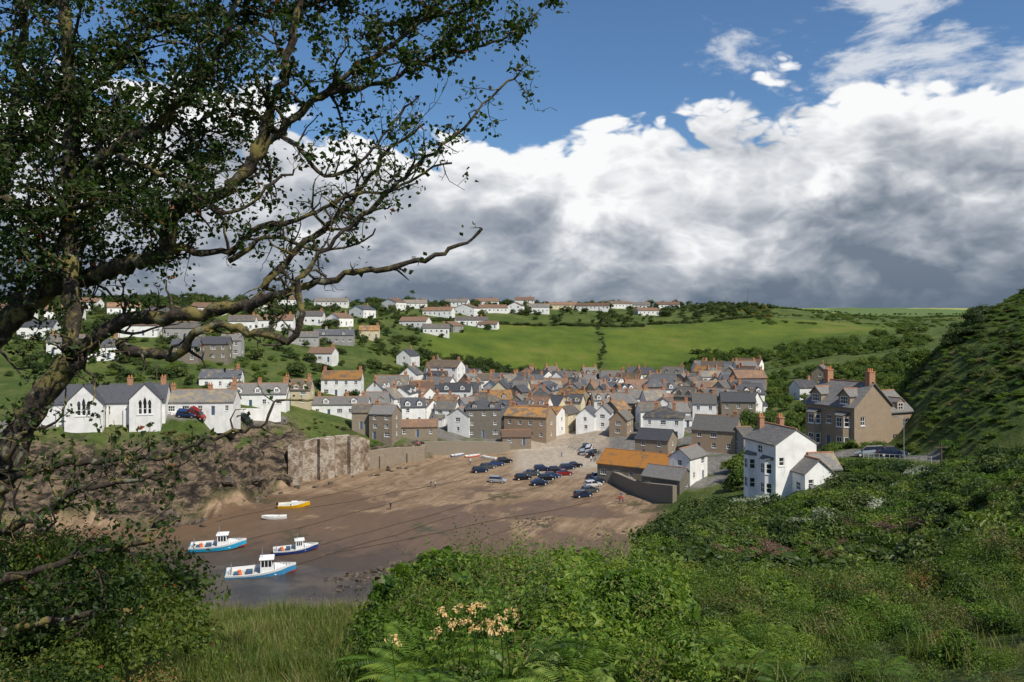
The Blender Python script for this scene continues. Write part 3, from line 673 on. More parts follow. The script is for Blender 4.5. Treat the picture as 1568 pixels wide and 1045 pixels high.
wall_run('roadside_wall',[wp(1318,112,21.3),wp(1370,110,21.4),wp(1428,105,21.9)],18,.4,'stoneb')
wall_run('garden_wall',[wp(1248,112,19.9),wp(1285,118,20.3),wp(1318,119,21)],15,.4,'stone')
# ------------------------------------------------------------------ cars
carcache={}
M['tyre']=plain('tyre_rubber',(.02,.02,.02),.9);M['carglass']=plain('car_glass',(.015,.018,.022),.06,0,.1,1,.8)
M['light']=plain('headlamp_glass',(.6,.6,.58),.2);M['tail']=plain('tail_lamp',(.4,.02,.02),.3)
def carpaint(c):
    m,N,b=newmat('car_paint');b.inputs['Base Color'].default_value=c+(1,);b.inputs['Roughness'].default_value=.25;b.inputs['Metallic'].default_value=.3;b.inputs['Coat Weight'].default_value=.6
    return m
paints=[carpaint(c) for c in((.02,.03,.07),(.015,.017,.02),(.4,.41,.42),(.03,.06,.16),(.25,.02,.02),(.7,.7,.68),(.08,.09,.1),(.02,.05,.045))]
def carmesh(kind,pi):
    key=(kind,pi)
    if key in carcache: return carcache[key]
    mb=MB()
    st=[(-2.08,.66,.42,.78),(-2.0,.78,.3,.92),(-1.6,.85,.22,.96),(-.8,.87,.2,.95),(0,.88,.2,.93),(.9,.87,.2,.9),(1.5,.84,.22,.82),(1.95,.76,.28,.7),(2.08,.62,.36,.6)]
    if kind=='hatch': st[0]=(-2.0,.7,.4,.85);st[1]=(-1.95,.8,.28,.98)
    rows=[]
    for x,w,z0,z1 in st:
        i=len(mb.v);zm=z0+(z1-z0)*.55
        for y,z in((-w*.92,z0),(-w,zm),(-w*.93,z1),(-w*.5,z1+.04),(w*.5,z1+.04),(w*.93,z1),(w,zm),(w*.92,z0)): mb.v.append((x,y,z))
        rows.append(i)
    for a,c in zip(rows,rows[1:]):
        for k in range(8): mb.f.append((a+k,a+(k+1)%8,c+(k+1)%8,c+k));mb.m.append(0)
    mb.f.append(tuple(rows[0]+k for k in range(8)));mb.m.append(0);mb.f.append(tuple(rows[-1]+7-k for k in range(8)));mb.m.append(0)
    if kind=='hatch': gb=[(-1.9,.93),(-1.6,1.36),(.2,1.46),(1.1,.9)]
    elif kind=='estate': gb=[(-2.0,.95),(-1.8,1.42),(.3,1.48),(1.15,.9)]
    else: gb=[(-1.5,.95),(-.85,1.38),(.25,1.42),(1.1,.9)]
    i=len(mb.v)
    for (x,z) in gb:
        w=.8 if z<1 else .6
        mb.v.append((x,-w,z));mb.v.append((x,w,z))
    q=lambda *a:tuple(i+k for k in a)
    mb.f+= [q(0,2,3,1),q(4,6,7,5),q(0,6,4,2),q(1,3,5,7)];mb.m+=[2,2,2,2]
    mb.f.append(q(2,4,5,3));mb.m.append(0)
    x1,z1=gb[1];x2,z2=gb[2];mb.box(x1-.03,x2+.05,-.62,.62,min(z1,z2)-.01,z2+.025,0)
    for s in(-1,1):
        x=-.55;mb.poly([(x-.04,s*.80,.93),(x+.06,s*.80,.93),(x+.06,s*.615,1.42),(x-.04,s*.615,1.42)],0)
        for x in(-1.3,1.3): mb.cyl((x,s*.9,.32),(0,-s,0),.32,.2,14,1);mb.cyl((x,s*.905,.32),(0,-s,0),.18,.02,10,3)
        mb.box(1.93,2.06,s*.62-.12,s*.62+.12,.55,.68,3);mb.box(-2.07,-1.96,s*.66-.1,s*.66+.1,.62,.82,4)
        mb.box(.75,.9,s*.93-.08,s*.93+.08,.92,1.04,0)
    me=mb.mesh('car_body',[paints[pi],M['tyre'],M['carglass'],M['light'],M['tail']])
    carcache[key]=me;return me
def car(px_,py_,yaw,kind,pi,dm=100,z=None,d=None):
    d=d or hit(px_,py_,dm);l=W(px_,d)
    e=bpy.data.objects.new('parked_car',carmesh(kind,pi));COL.objects.link(e)
    yr=math.radians(yaw);fx=Vector((math.cos(yr),math.sin(yr),0));sx=Vector((-fx.y,fx.x,0))
    hf=lambda p:float(Hxy(np.array([p.x]),np.array([p.y]))[0])
    f_=(fx*2+Vector((0,0,hf(l+fx)-hf(l-fx)))).normalized();s_=(sx*2+Vector((0,0,hf(l+sx)-hf(l-sx)))).normalized();n_=f_.cross(s_).normalized();s_=n_.cross(f_)
    e.rotation_euler=Matrix((f_,s_,n_)).transposed().to_euler()
    e.location=l+Vector((0,0,.01));return e
CARS=[(735,724,20,'hatch',0),(747,718,25,'hatch',6),(760,714,20,'saloon',3),(773,709,22,'hatch',1),(762,739,-10,'estate',2),(801,735,15,'hatch',1),(814,729,15,'saloon',6),(830,722,12,'estate',0),(826,743,10,'saloon',0),(846,732,15,'hatch',3),(852,724,18,'hatch',1),(864,728,12,'saloon',4),(869,719,15,'hatch',0),(880,716,15,'saloon',1),(837,736,15,'hatch',1),(893,762,20,'estate',0),(904,755,18,'hatch',6),(908,746,16,'hatch',5),(914,740,20,'saloon',0),(918,733,20,'hatch',3),(893,696,80,'hatch',2),(903,690,75,'estate',5),(909,697,70,'hatch',1),(897,688,80,'hatch',6)]
for c in CARS: car(*c,dm=120)
for q,p in((300,4),(325,2),(285,3),(345,0),(225,2),(375,1)): car(q,0,10+random.uniform(-4,4),'hatch',p,d=float(np.interp(q,[0,300,450],[166,178,204]))-1)
car(1332,706,160,'estate',2,d=115.5);car(1366,712,-12,'saloon',0,d=114.)
# ------------------------------------------------------------------ boats
def boat(name,px_,py_,L,yaw,hullc,botc,kind='fishing',roll=4,d=None,dm=90):
    d=d or hit(px_,py_,dm)
    mh=plain('hull_paint',hullc,.35);mbm=plain('antifoul_paint',botc,.6);mw_=plain('gelcoat_white',(.78,.78,.76),.3,0,.06)
    mdk=plain('deck_grey',(.45,.44,.4),.7);mor=plain('orange_buoy',(.7,.15,.03),.4);mmt=plain('galvanised_steel',(.4,.4,.42),.4,.6)
    e=empty(name,W(px_,d,-.08),math.radians(yaw))
    e.rotation_euler=(math.radians(roll),0,math.radians(yaw))
    mb=MB();B=L*.34/2;n=15;rows=[]
    for i in range(n):
        t=i/(n-1);x=-L/2+L*t
        b=B*(.86+.14*math.sin(min(t*2,1)*math.pi/2))*(1-max(0,(t-.45)/.55)**2.3)+.03
        zs=L*.13+L*.08*max(0,t-.3)**1.5*1.8;zk=.0+ (0 if t<.8 else (t-.8)**2*L*1.6)
        x2=x+(L*.06 if t>.97 else 0)
        wl=zk+(zs-zk)*.25;r=len(mb.v);rows.append(r)
        sec=[(0,zk),(b*.62,zk+(zs-zk)*.12),(b*.86,wl),(b*.96,zk+(zs-zk)*.76),(b,zs),(b*.92,zs),(b*.9,zs-L*.05)]
        for (yy_,z) in sec: mb.v.append((x2,yy_,z))
        for (yy_,z) in sec[1:]: mb.v.append((x2,-yy_,z))
    idx=lambda r,k,s:(r+k) if (s>0 or k==0) else (r+6+k)
    matk=[1,1,0,2,2,2] if kind!='motor' else [1,1,0,0,0,2]
    for a,c in zip(rows,rows[1:]):
        for s in(1,-1):
            for k in range(6):
                f=(idx(a,k,s),idx(c,k,s),idx(c,k+1,s),idx(a,k+1,s));mb.f.append(f if s>0 else f[::-1]);mb.m.append(matk[k])
        mb.f.append((idx(a,6,1),idx(c,6,1),idx(c,6,-1),idx(a,6,-1)));mb.m.append(3)
    a=rows[0];mb.f.append(tuple([idx(a,k,1) for k in range(5)]+[idx(a,k,-1) for k in(4,3,2,1)]));mb.m.append(0)
    mb.obj('hull',[mh,mbm,mw_,mdk],e)
    zd=L*.13-L*.05
    if kind=='fishing':
        k=MB();x0=L*.02;x1=L*.24;w=B*.55;z1=zd+L*.24
        k.v+=[(x0,-w,zd),(x1,-w,zd),(x1,w,zd),(x0,w,zd),(x0+.05,-w*.9,z1),(x1-L*.05,-w*.9,z1),(x1-L*.05,w*.9,z1),(x0+.05,w*.9,z1)]
        for f in((0,3,2,1),(4,5,6,7),(0,1,5,4),(1,2,6,5),(2,3,7,6),(3,0,4,7)): k.f.append(f);k.m.append(0)
        k.box(x0-.15,x1-L*.01,-w*1.,w*1.,z1+.002,z1+.1,0)
        zz0=zd+L*.13;zz1=z1-.12
        for s in(-1,1):
            for j in range(3):
                xa=x0+.2+j*(x1-x0-.6)/3;xb=xa+(x1-x0-.6)/3-.12
                k.poly([(xa,s*(w*.955+.02),zz0),(xb,s*(w*.955+.02),zz0),(xb,s*(w*.905+.03),zz1),(xa,s*(w*.905+.03),zz1)],1)
        k.poly([(x1-L*.025+.03,-w*.8,zz0),(x1-L*.025+.03,w*.8,zz0),(x1-L*.045+.03,w*.8,zz1),(x1-L*.045+.03,-w*.8,zz1)],1)
        j=len(k.v);zc=zd+L*.1
        for p_ in((x1,-B*.75,zd),(x1,B*.75,zd),(L*.42,B*.2,zd),(L*.42,-B*.2,zd),(x1,-B*.6,zc),(x1,B*.6,zc),(L*.40,B*.15,zc-.05),(L*.40,-B*.15,zc-.05)): k.v.append(p_)
        for f in((4,7,6,5),(0,3,7,4),(1,5,6,2),(3,2,6,7),(0,4,5,1)): k.f.append(tuple(j+q for q in f));k.m.append(0)
        k.obj('wheelhouse',[mw_,M['carglass']],e)
        g=MB();g.cyl((x0+.3,0,z1),(0,0,1),.05,L*.2,6,0);g.cyl((x0+.3,-w*.7,z1+L*.12),(0,1,0),.03,w*1.4,6,0)
        g.cyl((-L*.42,0,zd),(0,0,1),.05,L*.2,6,0);g.cyl((-L*.42,-B*.5,zd),(0,0,1),.04,L*.12,6,0);g.cyl((-L*.42,B*.5,zd),(0,0,1),.04,L*.12,6,0);g.cyl((-L*.42,-B*.5,zd+L*.12),(0,1,0),.04,B,6,0)
        for t in np.linspace(.28,.46,5):
            bb=B*(1-max(0,(t+.05)/.55)**2.3)*.85
            for s in(-1,1): g.cyl((L*t,s*bb,L*.15),(0,0,1),.025,L*.08,5,0)
        g.box(-L*.2,-L*.1,-.4,.4,zd+.002,zd+.6,1);g.cyl((-L*.3,.4,zd),(0,0,1),.3,.45,10,2);g.cyl((-L*.28,-.5,zd),(0,0,1),.28,.4,10,2);g.box(-L*.38,-L*.3,-.6,.3,zd+.002,zd+.35,1)
        g.obj('deck_gear',[mmt,M['door'],mor],e)
    else:
        g=MB()
        for t in(-.2,.08): g.box(L*t,L*t+.28,-B*.86,B*.86,L*.11,L*.11+.05,0)
        if kind=='motor': g.box(-L*.5-.35,-L*.5+.05,-.18,.18,L*.1,L*.1+.55,1);g.box(-L*.05,L*.14,-B*.35,B*.35,zd,zd+L*.14,2)
        g.obj('thwarts',[mdk,M['tyre'],mw_],e)
    return e
boat('fishing_boat',397,885,10.2,14,(.05,.25,.48),(.3,.05,.03),roll=9)
boat('fishing_boat',451,846,7.2,18,(.02,.05,.2),(.2,.05,.05),roll=8)
boat('fishing_boat',332,842,9.0,12,(.03,.35,.58),(.45,.06,.03),roll=8)
boat('fishing_boat',14,885,8.0,5,(.3,.06,.04),(.05,.1,.25),roll=4)
boat('yellow_motor_boat',449,778,6.2,8,(.8,.45,.01),(.75,.4,.01),'motor',12)
boat('rowing_dinghy',421,796,4.6,-165,(.7,.7,.68),(.4,.08,.05),'row',-6)
boat('rowing_dinghy',723,700,4.0,20,(.6,.08,.05),(.5,.5,.5),'row',4,dm=150)
boat('rowing_dinghy',748,703,4.2,160,(.7,.7,.68),(.5,.5,.5),'row',4,dm=150)
boat('rowing_dinghy',700,699,3.6,30,(.1,.2,.4),(.5,.5,.5),'row',4,dm=150)
# ------------------------------------------------------------------ people
def person(px_,py_,yaw,top,legs,stride=.25,arm=.2,dm=100):
    d=hit(px_,py_,dm);l=W(px_,d)
    J=[((0,0,.93),.13),((0,0,1.15),.12),((0,0,1.38),.15),((0,0,1.5),.06),((0,.01,1.62),.095),((0,.01,1.72),.07),
       ((.19,0,1.4),.06),((.25,-arm*.3,1.12),.045),((.24,-arm,.86),.03),((-.19,0,1.4),.06),((-.25,arm*.3,1.12),.045),((-.24,arm,.86),.03),
       ((.09,0,.85),.09),((.1,stride*.5,.48),.065),((.1,stride*.6,.08),.045),((.1,stride*.6+.16,.04),.04),
       ((-.09,0,.85),.09),((-.1,-stride*.3,.48),.065),((-.1,-stride,.08),.045),((-.1,-stride+.16,.04),.04)]
    E=[(0,1),(1,2),(2,3),(3,4),(4,5),(2,6),(6,7),(7,8),(2,9),(9,10),(10,11),(0,12),(12,13),(13,14),(14,15),(0,16),(16,17),(17,18),(18,19)]
    me=bpy.data.meshes.new('person');me.from_pydata([j[0] for j in J],E,[])
    o=bpy.data.objects.new('person',me);COL.objects.link(o)
    o.modifiers.new('Skin','SKIN')
    for v,j in zip(me.skin_vertices[0].data,J): v.radius=(j[1],j[1])
    me.skin_vertices[0].data[0].use_root=True
    s=o.modifiers.new('Sub','SUBSURF');s.levels=1;s.render_levels=1
    m,N,b=newmat('person_clothing')
    sp=N.n('ShaderNodeSeparateXYZ');N.set(sp.inputs[0],N.n('ShaderNodeTexCoord').outputs['Object'])
    N.set(b.inputs['Base Color'],N.ramp(N.m('DIVIDE',sp.outputs[2],1.85),[(0,(.03,.03,.03)),(.05,legs),(.5,top),(.79,(.5,.3,.22)),(.91,(.06,.04,.02))],'CONSTANT'))
    me.materials.append(m)
    o.location=l;o.rotation_euler=(0,0,math.radians(yaw))
for a in((598,781,30,(.03,.03,.05),(.03,.03,.04)),(660,747,80,(.05,.06,.1),(.1,.1,.12)),(666,748,-60,(.6,.6,.6),(.05,.05,.1)),(949,770,10,(.5,.04,.03),(.05,.05,.08)),(954,772,100,(.45,.05,.04),(.1,.1,.15)),(951,765,-120,(.05,.1,.3),(.05,.05,.05)),(640,690,0,(.6,.1,.1),(.05,.05,.05)),(905,708,10,(.6,.6,.55),(.05,.06,.12)),(720,712,10,(.5,.5,.5),(.05,.06,.12)),(860,700,90,(.1,.2,.4),(.05,.06,.12))): person(*a,dm=105)
# ------------------------------------------------------------------ lamp, poles, railings
def lamp(px_,d,h=6):
    mb=MB();mb.cyl((0,0,-.5),(0,0,1),.09,h+.5,10,0,.05);mb.cyl((0,0,h),(-.95,0,.25),.04,.9,8,0);mb.box(-1.35,-.75,-.14,.14,h+.14,h+.26,0);mb.box(-1.3,-.8,-.11,.11,h+.08,h+.137,1)
    mb.cyl((0,0,0),(0,0,1),.15,1.1,10,0,.13)
    o=mb.obj('street_lamp',[plain('lamp_steel',(.3,.31,.3),.5,.5),M['light']]);o.location=W(px_,d);return o
lamp(1384,110,5.8)
mp=plain('pole_timber',(.1,.075,.05),.9)
def pole(px_,d,h):
    mb=MB();mb.cyl((0,0,-1),(0,0,1),.14,h+1,8,0,.1);mb.box(-.9,.9,-.06,.06,h-.6,h-.48,0)
    for x in(-.7,0,.7): mb.cyl((x,0,h-.48),(0,0,1),.04,.15,6,0)
    o=mb.obj('telegraph_pole',[mp]);o.location=W(px_,d)
for q,d,h in((1145,755,16),(240,200,8),(470,235,8),(1441,103,3.),(905,560,8),(600,400,9),(1112,700,8)): pole(q,d,h)
mb=MB()
prev=None
for q in range(1322,1432,8):
    d=float(np.interp(q,[1318,1370,1428],[111.6,109.6,104.6]));p=wp(q,d,float(np.interp(q,[1318,1370,1428],[21.3,21.4,21.9])))
    mb.cyl(p-Vector((0,0,.3)),(0,0,1),.035,1.3,6)
    if prev is not None:
        for h in(.5,.95): v=p-prev;mb.cyl(prev+Vector((0,0,h)),v,.025,v.length,5)
    prev=p
mb.obj('railing',[plain('railing_paint',(.5,.5,.48),.5)])
def tube(V_,F_,pts,rad,n=6):
    pts=[Vector(p) for p in pts];k0=len(V_)
    ref=Vector((.3,.5,.8)).normalized()
    for i,p in enumerate(pts):
        t=(pts[min(i+1,len(pts)-1)]-pts[max(i-1,0)]);
        if t.length<1e-9:t=Vector((0,0,1))
        t.normalize();u=t.cross(ref)
        if u.length<.05:u=t.orthogonal()
        u.normalize();w=t.cross(u);r=rad[i] if hasattr(rad,'__len__') else rad
        for k in range(n):
            a=2*math.pi*k/n;q=p+(u*math.cos(a)+w*math.sin(a))*r;V_.append((q.x,q.y,q.z))
    for i in range(len(pts)-1):
        for k in range(n):
            a=k0+i*n+k;b_=k0+i*n+(k+1)%n;F_.append((a,b_,b_+n,a+n))
RV,RF=[],[]
for (a,c) in(((480,838),(830,745)),((440,870),(700,790)),((355,835),(640,760)),((470,780),(720,735)),((500,852),(905,770)),((330,800),(560,745)),((600,870),(860,790))):
    da=hit(a[0],a[1],90);dc=hit(c[0],c[1],90);A=wp(a[0],da,0);C=wp(c[0],dc,0);pts=[]
    for k in range(60):
        p=A.lerp(C,k/59);p.x+=math.sin(k*.21+a[0])*.5;p.z=float(Hxy([p.x],[p.y])[0])+.05;pts.append(p)
    tube(RV,RF,pts,.05,5)
np_obj('mooring_ropes',RV,RF,[plain('wet_rope',(.05,.04,.03),.9)])
# ------------------------------------------------------------------ foliage
def leafmat(name,cols_,trans=.25,rough=.5,flower=None,g=1.):
    m,N,b=newmat(name)
    cols_=[tuple(x*g for x in c) for c in cols_]
    geo=N.n('ShaderNodeNewGeometry');isl=geo.outputs['Random Per Island'];oi=N.n('ShaderNodeObjectInfo').outputs['Random']
    pos=geo.outputs['Position']
    f=N.m('ADD',N.m('MULTIPLY',isl,.36),N.m('ADD',N.m('MULTIPLY',oi,.46),N.m('MULTIPLY',N.noise(pos,.12,2),.36)))
    n=len(cols_);c=N.ramp(f,[(.18+.72*i/(n-1),cc) for i,cc in enumerate(cols_)])
    if flower: c=N.mix(N.m('GREATER_THAN',isl,1-flower[1]),c,flower[0])
    N.set(b.inputs['Base Color'],c);b.inputs['Roughness'].default_value=rough;b.inputs['Specular IOR Level'].default_value=.3
    tr=N.n('ShaderNodeBsdfTranslucent');N.set(tr.inputs[0],N.mix(1.,c,(1.4,1.6,.6),'MULTIPLY'))
    ms=N.n('ShaderNodeMixShader');ms.inputs[0].default_value=trans
    N.set(ms.inputs[1],b.outputs[0]);N.set(ms.inputs[2],tr.outputs[0])
    out=[x for x in m.node_tree.nodes if x.type=='OUTPUT_MATERIAL'][0];N.set(out.inputs[0],ms.outputs[0])
    return m
LM={}
LM['lush']=leafmat('lush_leaves',[(.016,.038,.006),(.048,.095,.01),(.088,.148,.016),(.17,.21,.03)],.35,g=1.25)
LM['dark']=leafmat('dark_leaves',[(.014,.027,.007),(.03,.052,.01),(.052,.08,.015),(.085,.105,.025)],.25,g=1.1)
LM['drab']=leafmat('drab_scrub_leaves',[(.03,.042,.012),(.07,.08,.02),(.12,.115,.035),(.2,.15,.07)],.25,g=1.15)
LM['hill']=leafmat('hill_scrub_leaves',[(.02,.04,.008),(.045,.08,.012),(.08,.12,.016),(.125,.155,.028)],.28,g=1.2)
LM['pink']=leafmat('dead_stem_leaves',[(.1,.07,.045),(.2,.12,.09),(.3,.18,.14)],.1)
LM['haw']=leafmat('hawthorn_leaves',[(.018,.034,.008),(.035,.064,.011),(.07,.11,.015),(.15,.18,.03)],.45,flower=((.25,.06,.02),.01))
LM['red']=leafmat('reddish_leaves',[(.03,.05,.012),(.06,.09,.018),(.12,.14,.03),(.22,.09,.04)],.3,g=1.1)
LM['silver']=leafmat('silver_leaves',[(.1,.12,.08),(.24,.26,.18),(.45,.46,.38)],.2)
LM['grass']=leafmat('grass_blades',[(.045,.075,.011),(.08,.12,.018),(.13,.16,.03),(.24,.2,.09)],.35)
LM['gorse']=leafmat('gorse_leaves',[(.05,.07,.012),(.12,.12,.02),(.45,.34,.02)],.1)
def leaves(C,Nn,s,asp=.55,fold=.25,r=rng,T=None):
    n=len(C);t=r.normal(size=(n,3)) if T is None else T.copy();Nn=Nn/np.maximum(np.linalg.norm(Nn,axis=1,keepdims=True),1e-6)
    t-= (t*Nn).sum(1,keepdims=True)*Nn;t/=np.linalg.norm(t,axis=1,keepdims=True);b_=np.cross(Nn,t)
    s=s[:,None];tip=C+t*s*.5;base=C-t*s*.5;mid=C+t*s*.06
    l=mid+b_*s*asp*.5+Nn*s*fold*.3;rr_=mid-b_*s*asp*.5+Nn*s*fold*.3
    V_=np.stack([base,rr_,tip,l],1).reshape(-1,3);Q_=np.arange(4*n).reshape(-1,4);return V_,Q_
def bushmesh(name,n,rad,hgt,ls,mat,seed,lumps=9,asp=.6):
    r=np.random.default_rng(seed)
    a=r.uniform(0,2*np.pi,lumps);rr_=np.sqrt(r.uniform(0,1,lumps))*rad*.68
    lc=np.stack([np.cos(a)*rr_,np.sin(a)*rr_,r.uniform(.18,.72,lumps)*hgt*(1-.45*(rr_/rad)**2)],1)
    lr=r.uniform(.22,.5,lumps)*rad
    k=r.integers(0,lumps,n);dv=r.normal(size=(n,3));dv[:,2]=np.abs(dv[:,2])*.9-.15;dv/=np.linalg.norm(dv,axis=1,keepdims=True)
    rho=r.uniform(.45,1.12,n)**.6
    C=lc[k]+dv*(lr[k]*rho)[:,None]*np.array([1,1,hgt/rad*.85 if hgt<rad else .9])
    spr=r.random(n)<.12;C[spr]+=dv[spr]*(lr[k][spr]*r.uniform(.1,.6,spr.sum()))[:,None]
    C[:,2]=np.maximum(C[:,2],-.1*hgt)
    Nn=dv+r.normal(size=(n,3))*.55+np.array([0,0,.35])
    V_,Q_=leaves(C,Nn,ls*r.uniform(.5,1.5,n),asp,.4,r)
    return np_mesh(name,V_,Q_,[mat])
def shootmesh(name,seed,mat,nst=9,h=.5,ls=.06,asp=.5):
    r=np.random.default_rng(seed);C=[];Nn=[];T=[];S=[]
    for i in range(nst):
        x,y=r.normal(0,.1,2);lx,ly=r.normal(0,.28,2);H_=h*r.uniform(.5,1.2);nl=int(H_/.035)
        for j in range(nl):
            t=(j+1)/nl;c=np.array([x+lx*t*t*H_,y+ly*t*t*H_,H_*t]);a=j*2.4+r.uniform(-.4,.4);o=np.array([math.cos(a),math.sin(a),.35])
            s=ls*(1.1-.6*t)*r.uniform(.7,1.2);C.append(c+o*s*.5);T.append(o);Nn.append(np.array([-o[0]*.5,-o[1]*.5,1.])+r.normal(0,.2,3));S.append(s)
    V_,Q_=leaves(np.array(C),np.array(Nn),np.array(S),asp,.4,r,np.array(T));return np_mesh(name,V_,Q_,[mat])
def variant(me): return bpy.data.objects.new(me.name,me)
def coll(name,obs):
    c=bpy.data.collections.new(name)
    for o in obs:c.objects.link(o)
    return c
VC={}
for key,(n,rad,h,ls) in {'lush':(2300,.6,.62,.06),'red':(2400,.5,.5,.035),'haw':(2400,.6,.7,.038)}.items():
    VC['n_'+key]=(coll('near_'+key,[variant(bushmesh('near_%s_%d'%(key,i),n if i!=2 else int(n*.7),rad,h,ls*(1,.75,1.35)[i],LM[key],100+i,11,(.6,.45,.7)[i])) for i in range(3)]),3)
VC['n_drab']=(coll('near_drab',[variant(bushmesh('near_drab_%d'%i,1900,.6,.38,.042,LM[k],130+i,10,.4)) for i,k in enumerate(('drab','hill','dark','lush','red','hill'))]),6)
VC['shoot']=(coll('leafy_shoots',[variant(shootmesh('leafy_shoot_%d'%i,600+i,LM[k],9,.45,.07,a)) for i,(k,a) in enumerate((('lush',.5),('hill',.35),('lush',.3),('drab',.25)))]),4)
for key in('lush','hill','drab','silver','pink','dark','gorse'):
    VC['m_'+key]=(coll('mid_'+key,[variant(bushmesh('mid_%s_%d'%(key,i),1000,1.,.8,.15 if key!='pink' else .12,LM[key],200+i,10,.6 if key!='pink' else .25)) for i in range(3)]),3)
for key in('hill','dark'):
    VC['t_'+key]=(coll('tree_'+key,[variant(bushmesh('treecrown_%s_%d'%(key,i),1300,1.,1.5,.17,LM[key],300+i,13)) for i in range(3)]),3)
def grassmesh(name,n,rad,h,seed,w=.005):
    r=np.random.default_rng(seed);V_=[];Q_=[]
    for i in range(n):
        a=r.uniform(0,6.28);q=rad*math.sqrt(r.uniform());x,y=math.cos(a)*q,math.sin(a)*q
        ang=r.uniform(0,6.28);L=h*r.uniform(.5,1.2);ben=r.uniform(.1,.7);dx,dy=math.cos(ang),math.sin(ang);k=len(V_)
        for j in range(4):
            t=j/3;px_=x+dx*L*ben*t*t;py_=y+dy*L*ben*t*t;z=L*t*(1-.25*ben*t);ww=w*(1-t*.9)
            V_+= [(px_-dy*ww,py_+dx*ww,z),(px_+dy*ww,py_-dx*ww,z)]
        for j in range(3): Q_.append((k+2*j,k+2*j+1,k+2*j+3,k+2*j+2))
    return np_mesh(name,V_,Q_,[LM['grass']])
VC['grass']=(coll('grass_tufts',[variant(grassmesh('grass_tuft_%d'%i,130,.28,(.12,.17,.22)[i],400+i)) for i in range(3)]),3)
def fernmesh(name,seed):
    r=np.random.default_rng(seed);V_=[];Q_=[]
    for f in range(8):
        a=f*.8+r.uniform(-.3,.3);L=r.uniform(.3,.5);dx,dy=math.cos(a),math.sin(a)
        for j in range(2,28):
            t=j/28;px_=L*t*.9;z=L*(.75*t-.62*t*t)*1.5
            pl=L*.26*math.sin(math.pi*min(1,t*.85+.12))**.8
            for s in(-1,1):
                k=len(V_);c=Vector((px_,0,z));tip=c+Vector((pl*.35,s*pl,-pl*.25));w=.007
                for p in(c+Vector((-w,0,0)),c.lerp(tip,.5)+Vector((-w*1.1,0,.004)),tip,c.lerp(tip,.5)+Vector((w*1.1,0,.004))):
                    V_.append((p.x*dx-p.y*dy,p.x*dy+p.y*dx,p.z))
                Q_.append((k,k+1,k+2,k+3))
    return np_mesh(name,V_,Q_,[LM['lush']])
VC['fern']=(coll('ferns',[variant(fernmesh('fern_%d'%i,i)) for i in range(2)]),2)
def scatter(name,pts,scl,key,tilt=.15,seed=0,zs=None):
    c,nv=VC[key];r=np.random.default_rng(seed);n=len(pts)
    if n==0:return
    me=bpy.data.meshes.new(name);me.vertices.add(n);me.vertices.foreach_set('co',np.asarray(pts,np.float32).ravel())
    a=me.attributes.new('rot','FLOAT_VECTOR','POINT');a.data.foreach_set('vector',np.stack([r.normal(0,tilt,n),r.normal(0,tilt,n),r.uniform(0,6.28,n)],1).astype(np.float32).ravel())
    a=me.attributes.new('scl','FLOAT_VECTOR','POINT');s=np.asarray(scl,float)
    a.data.foreach_set('vector',np.stack([s*r.uniform(.85,1.2,n),s*r.uniform(.85,1.2,n),s*r.uniform(.75,1.2,n)*(1 if zs is None else zs)],1).astype(np.float32).ravel())
    a=me.attributes.new('vid','INT','POINT');a.data.foreach_set('value',r.integers(0,nv,n).astype(np.int32))
    o=bpy.data.objects.new(name,me);COL.objects.link(o)
    ng=bpy.data.node_groups.new('scatter_'+name,'GeometryNodeTree')
    ng.interface.new_socket('Geometry',in_out='INPUT',socket_type='NodeSocketGeometry');ng.interface.new_socket('Geometry',in_out='OUTPUT',socket_type='NodeSocketGeometry')
    N=NT(ng);i=N.n('NodeGroupInput');ot=N.n('NodeGroupOutput');ci=N.n('GeometryNodeCollectionInfo');ci.inputs['Collection'].default_value=c
    ci.inputs['Separate Children'].default_value=True;ci.inputs['Reset Children'].default_value=True
    iop=N.n('GeometryNodeInstanceOnPoints');iop.inputs['Pick Instance'].default_value=True
    def na(nm_,ty):
        q=N.n('GeometryNodeInputNamedAttribute',data_type=ty);q.inputs['Name'].default_value=nm_;return q.outputs[0]
    e2=N.n('FunctionNodeEulerToRotation');N.set(e2.inputs[0],na('rot','FLOAT_VECTOR'))
    L_=ng.links.new
    L_(i.outputs[0],iop.inputs['Points']);L_(ci.outputs[0],iop.inputs['Instance']);L_(na('vid','INT'),iop.inputs['Instance Index']);L_(e2.outputs[0],iop.inputs['Rotation']);L_(na('scl','FLOAT_VECTOR'),iop.inputs['Scale']);L_(iop.outputs[0],ot.inputs[0])
    md=o.modifiers.new('scatter','NODES');md.node_group=ng
    return o
OCC=np.array(occ)
def region(n,p0,p1,d0,d1,seed,cond=None,clear=0.,dz=0.):
    r=np.random.default_rng(seed);N_=n*3
    d=np.sqrt(r.uniform(d0*d0,d1*d1,N_));q=r.uniform(p0,p1,N_);x=(q-784)/F*d
    k=np.ones(N_,bool)
    if cond is not None:k&=cond(q,d,x,r)
    if clear>=0 and d1>80:
        D=np.sqrt((x[:,None]-OCC[None,:,0])**2+(d[:,None]-OCC[None,:,1])**2)-OCC[None,:,2];k&=(D.min(1)>clear)
    q,d,x=q[k][:n],d[k][:n],x[k][:n];z=Hpd(q,d)+dz
    return np.stack([x,d,z],1)
def sc_(n,a,b,seed=0): return np.random.default_rng(seed).uniform(a,b,n)
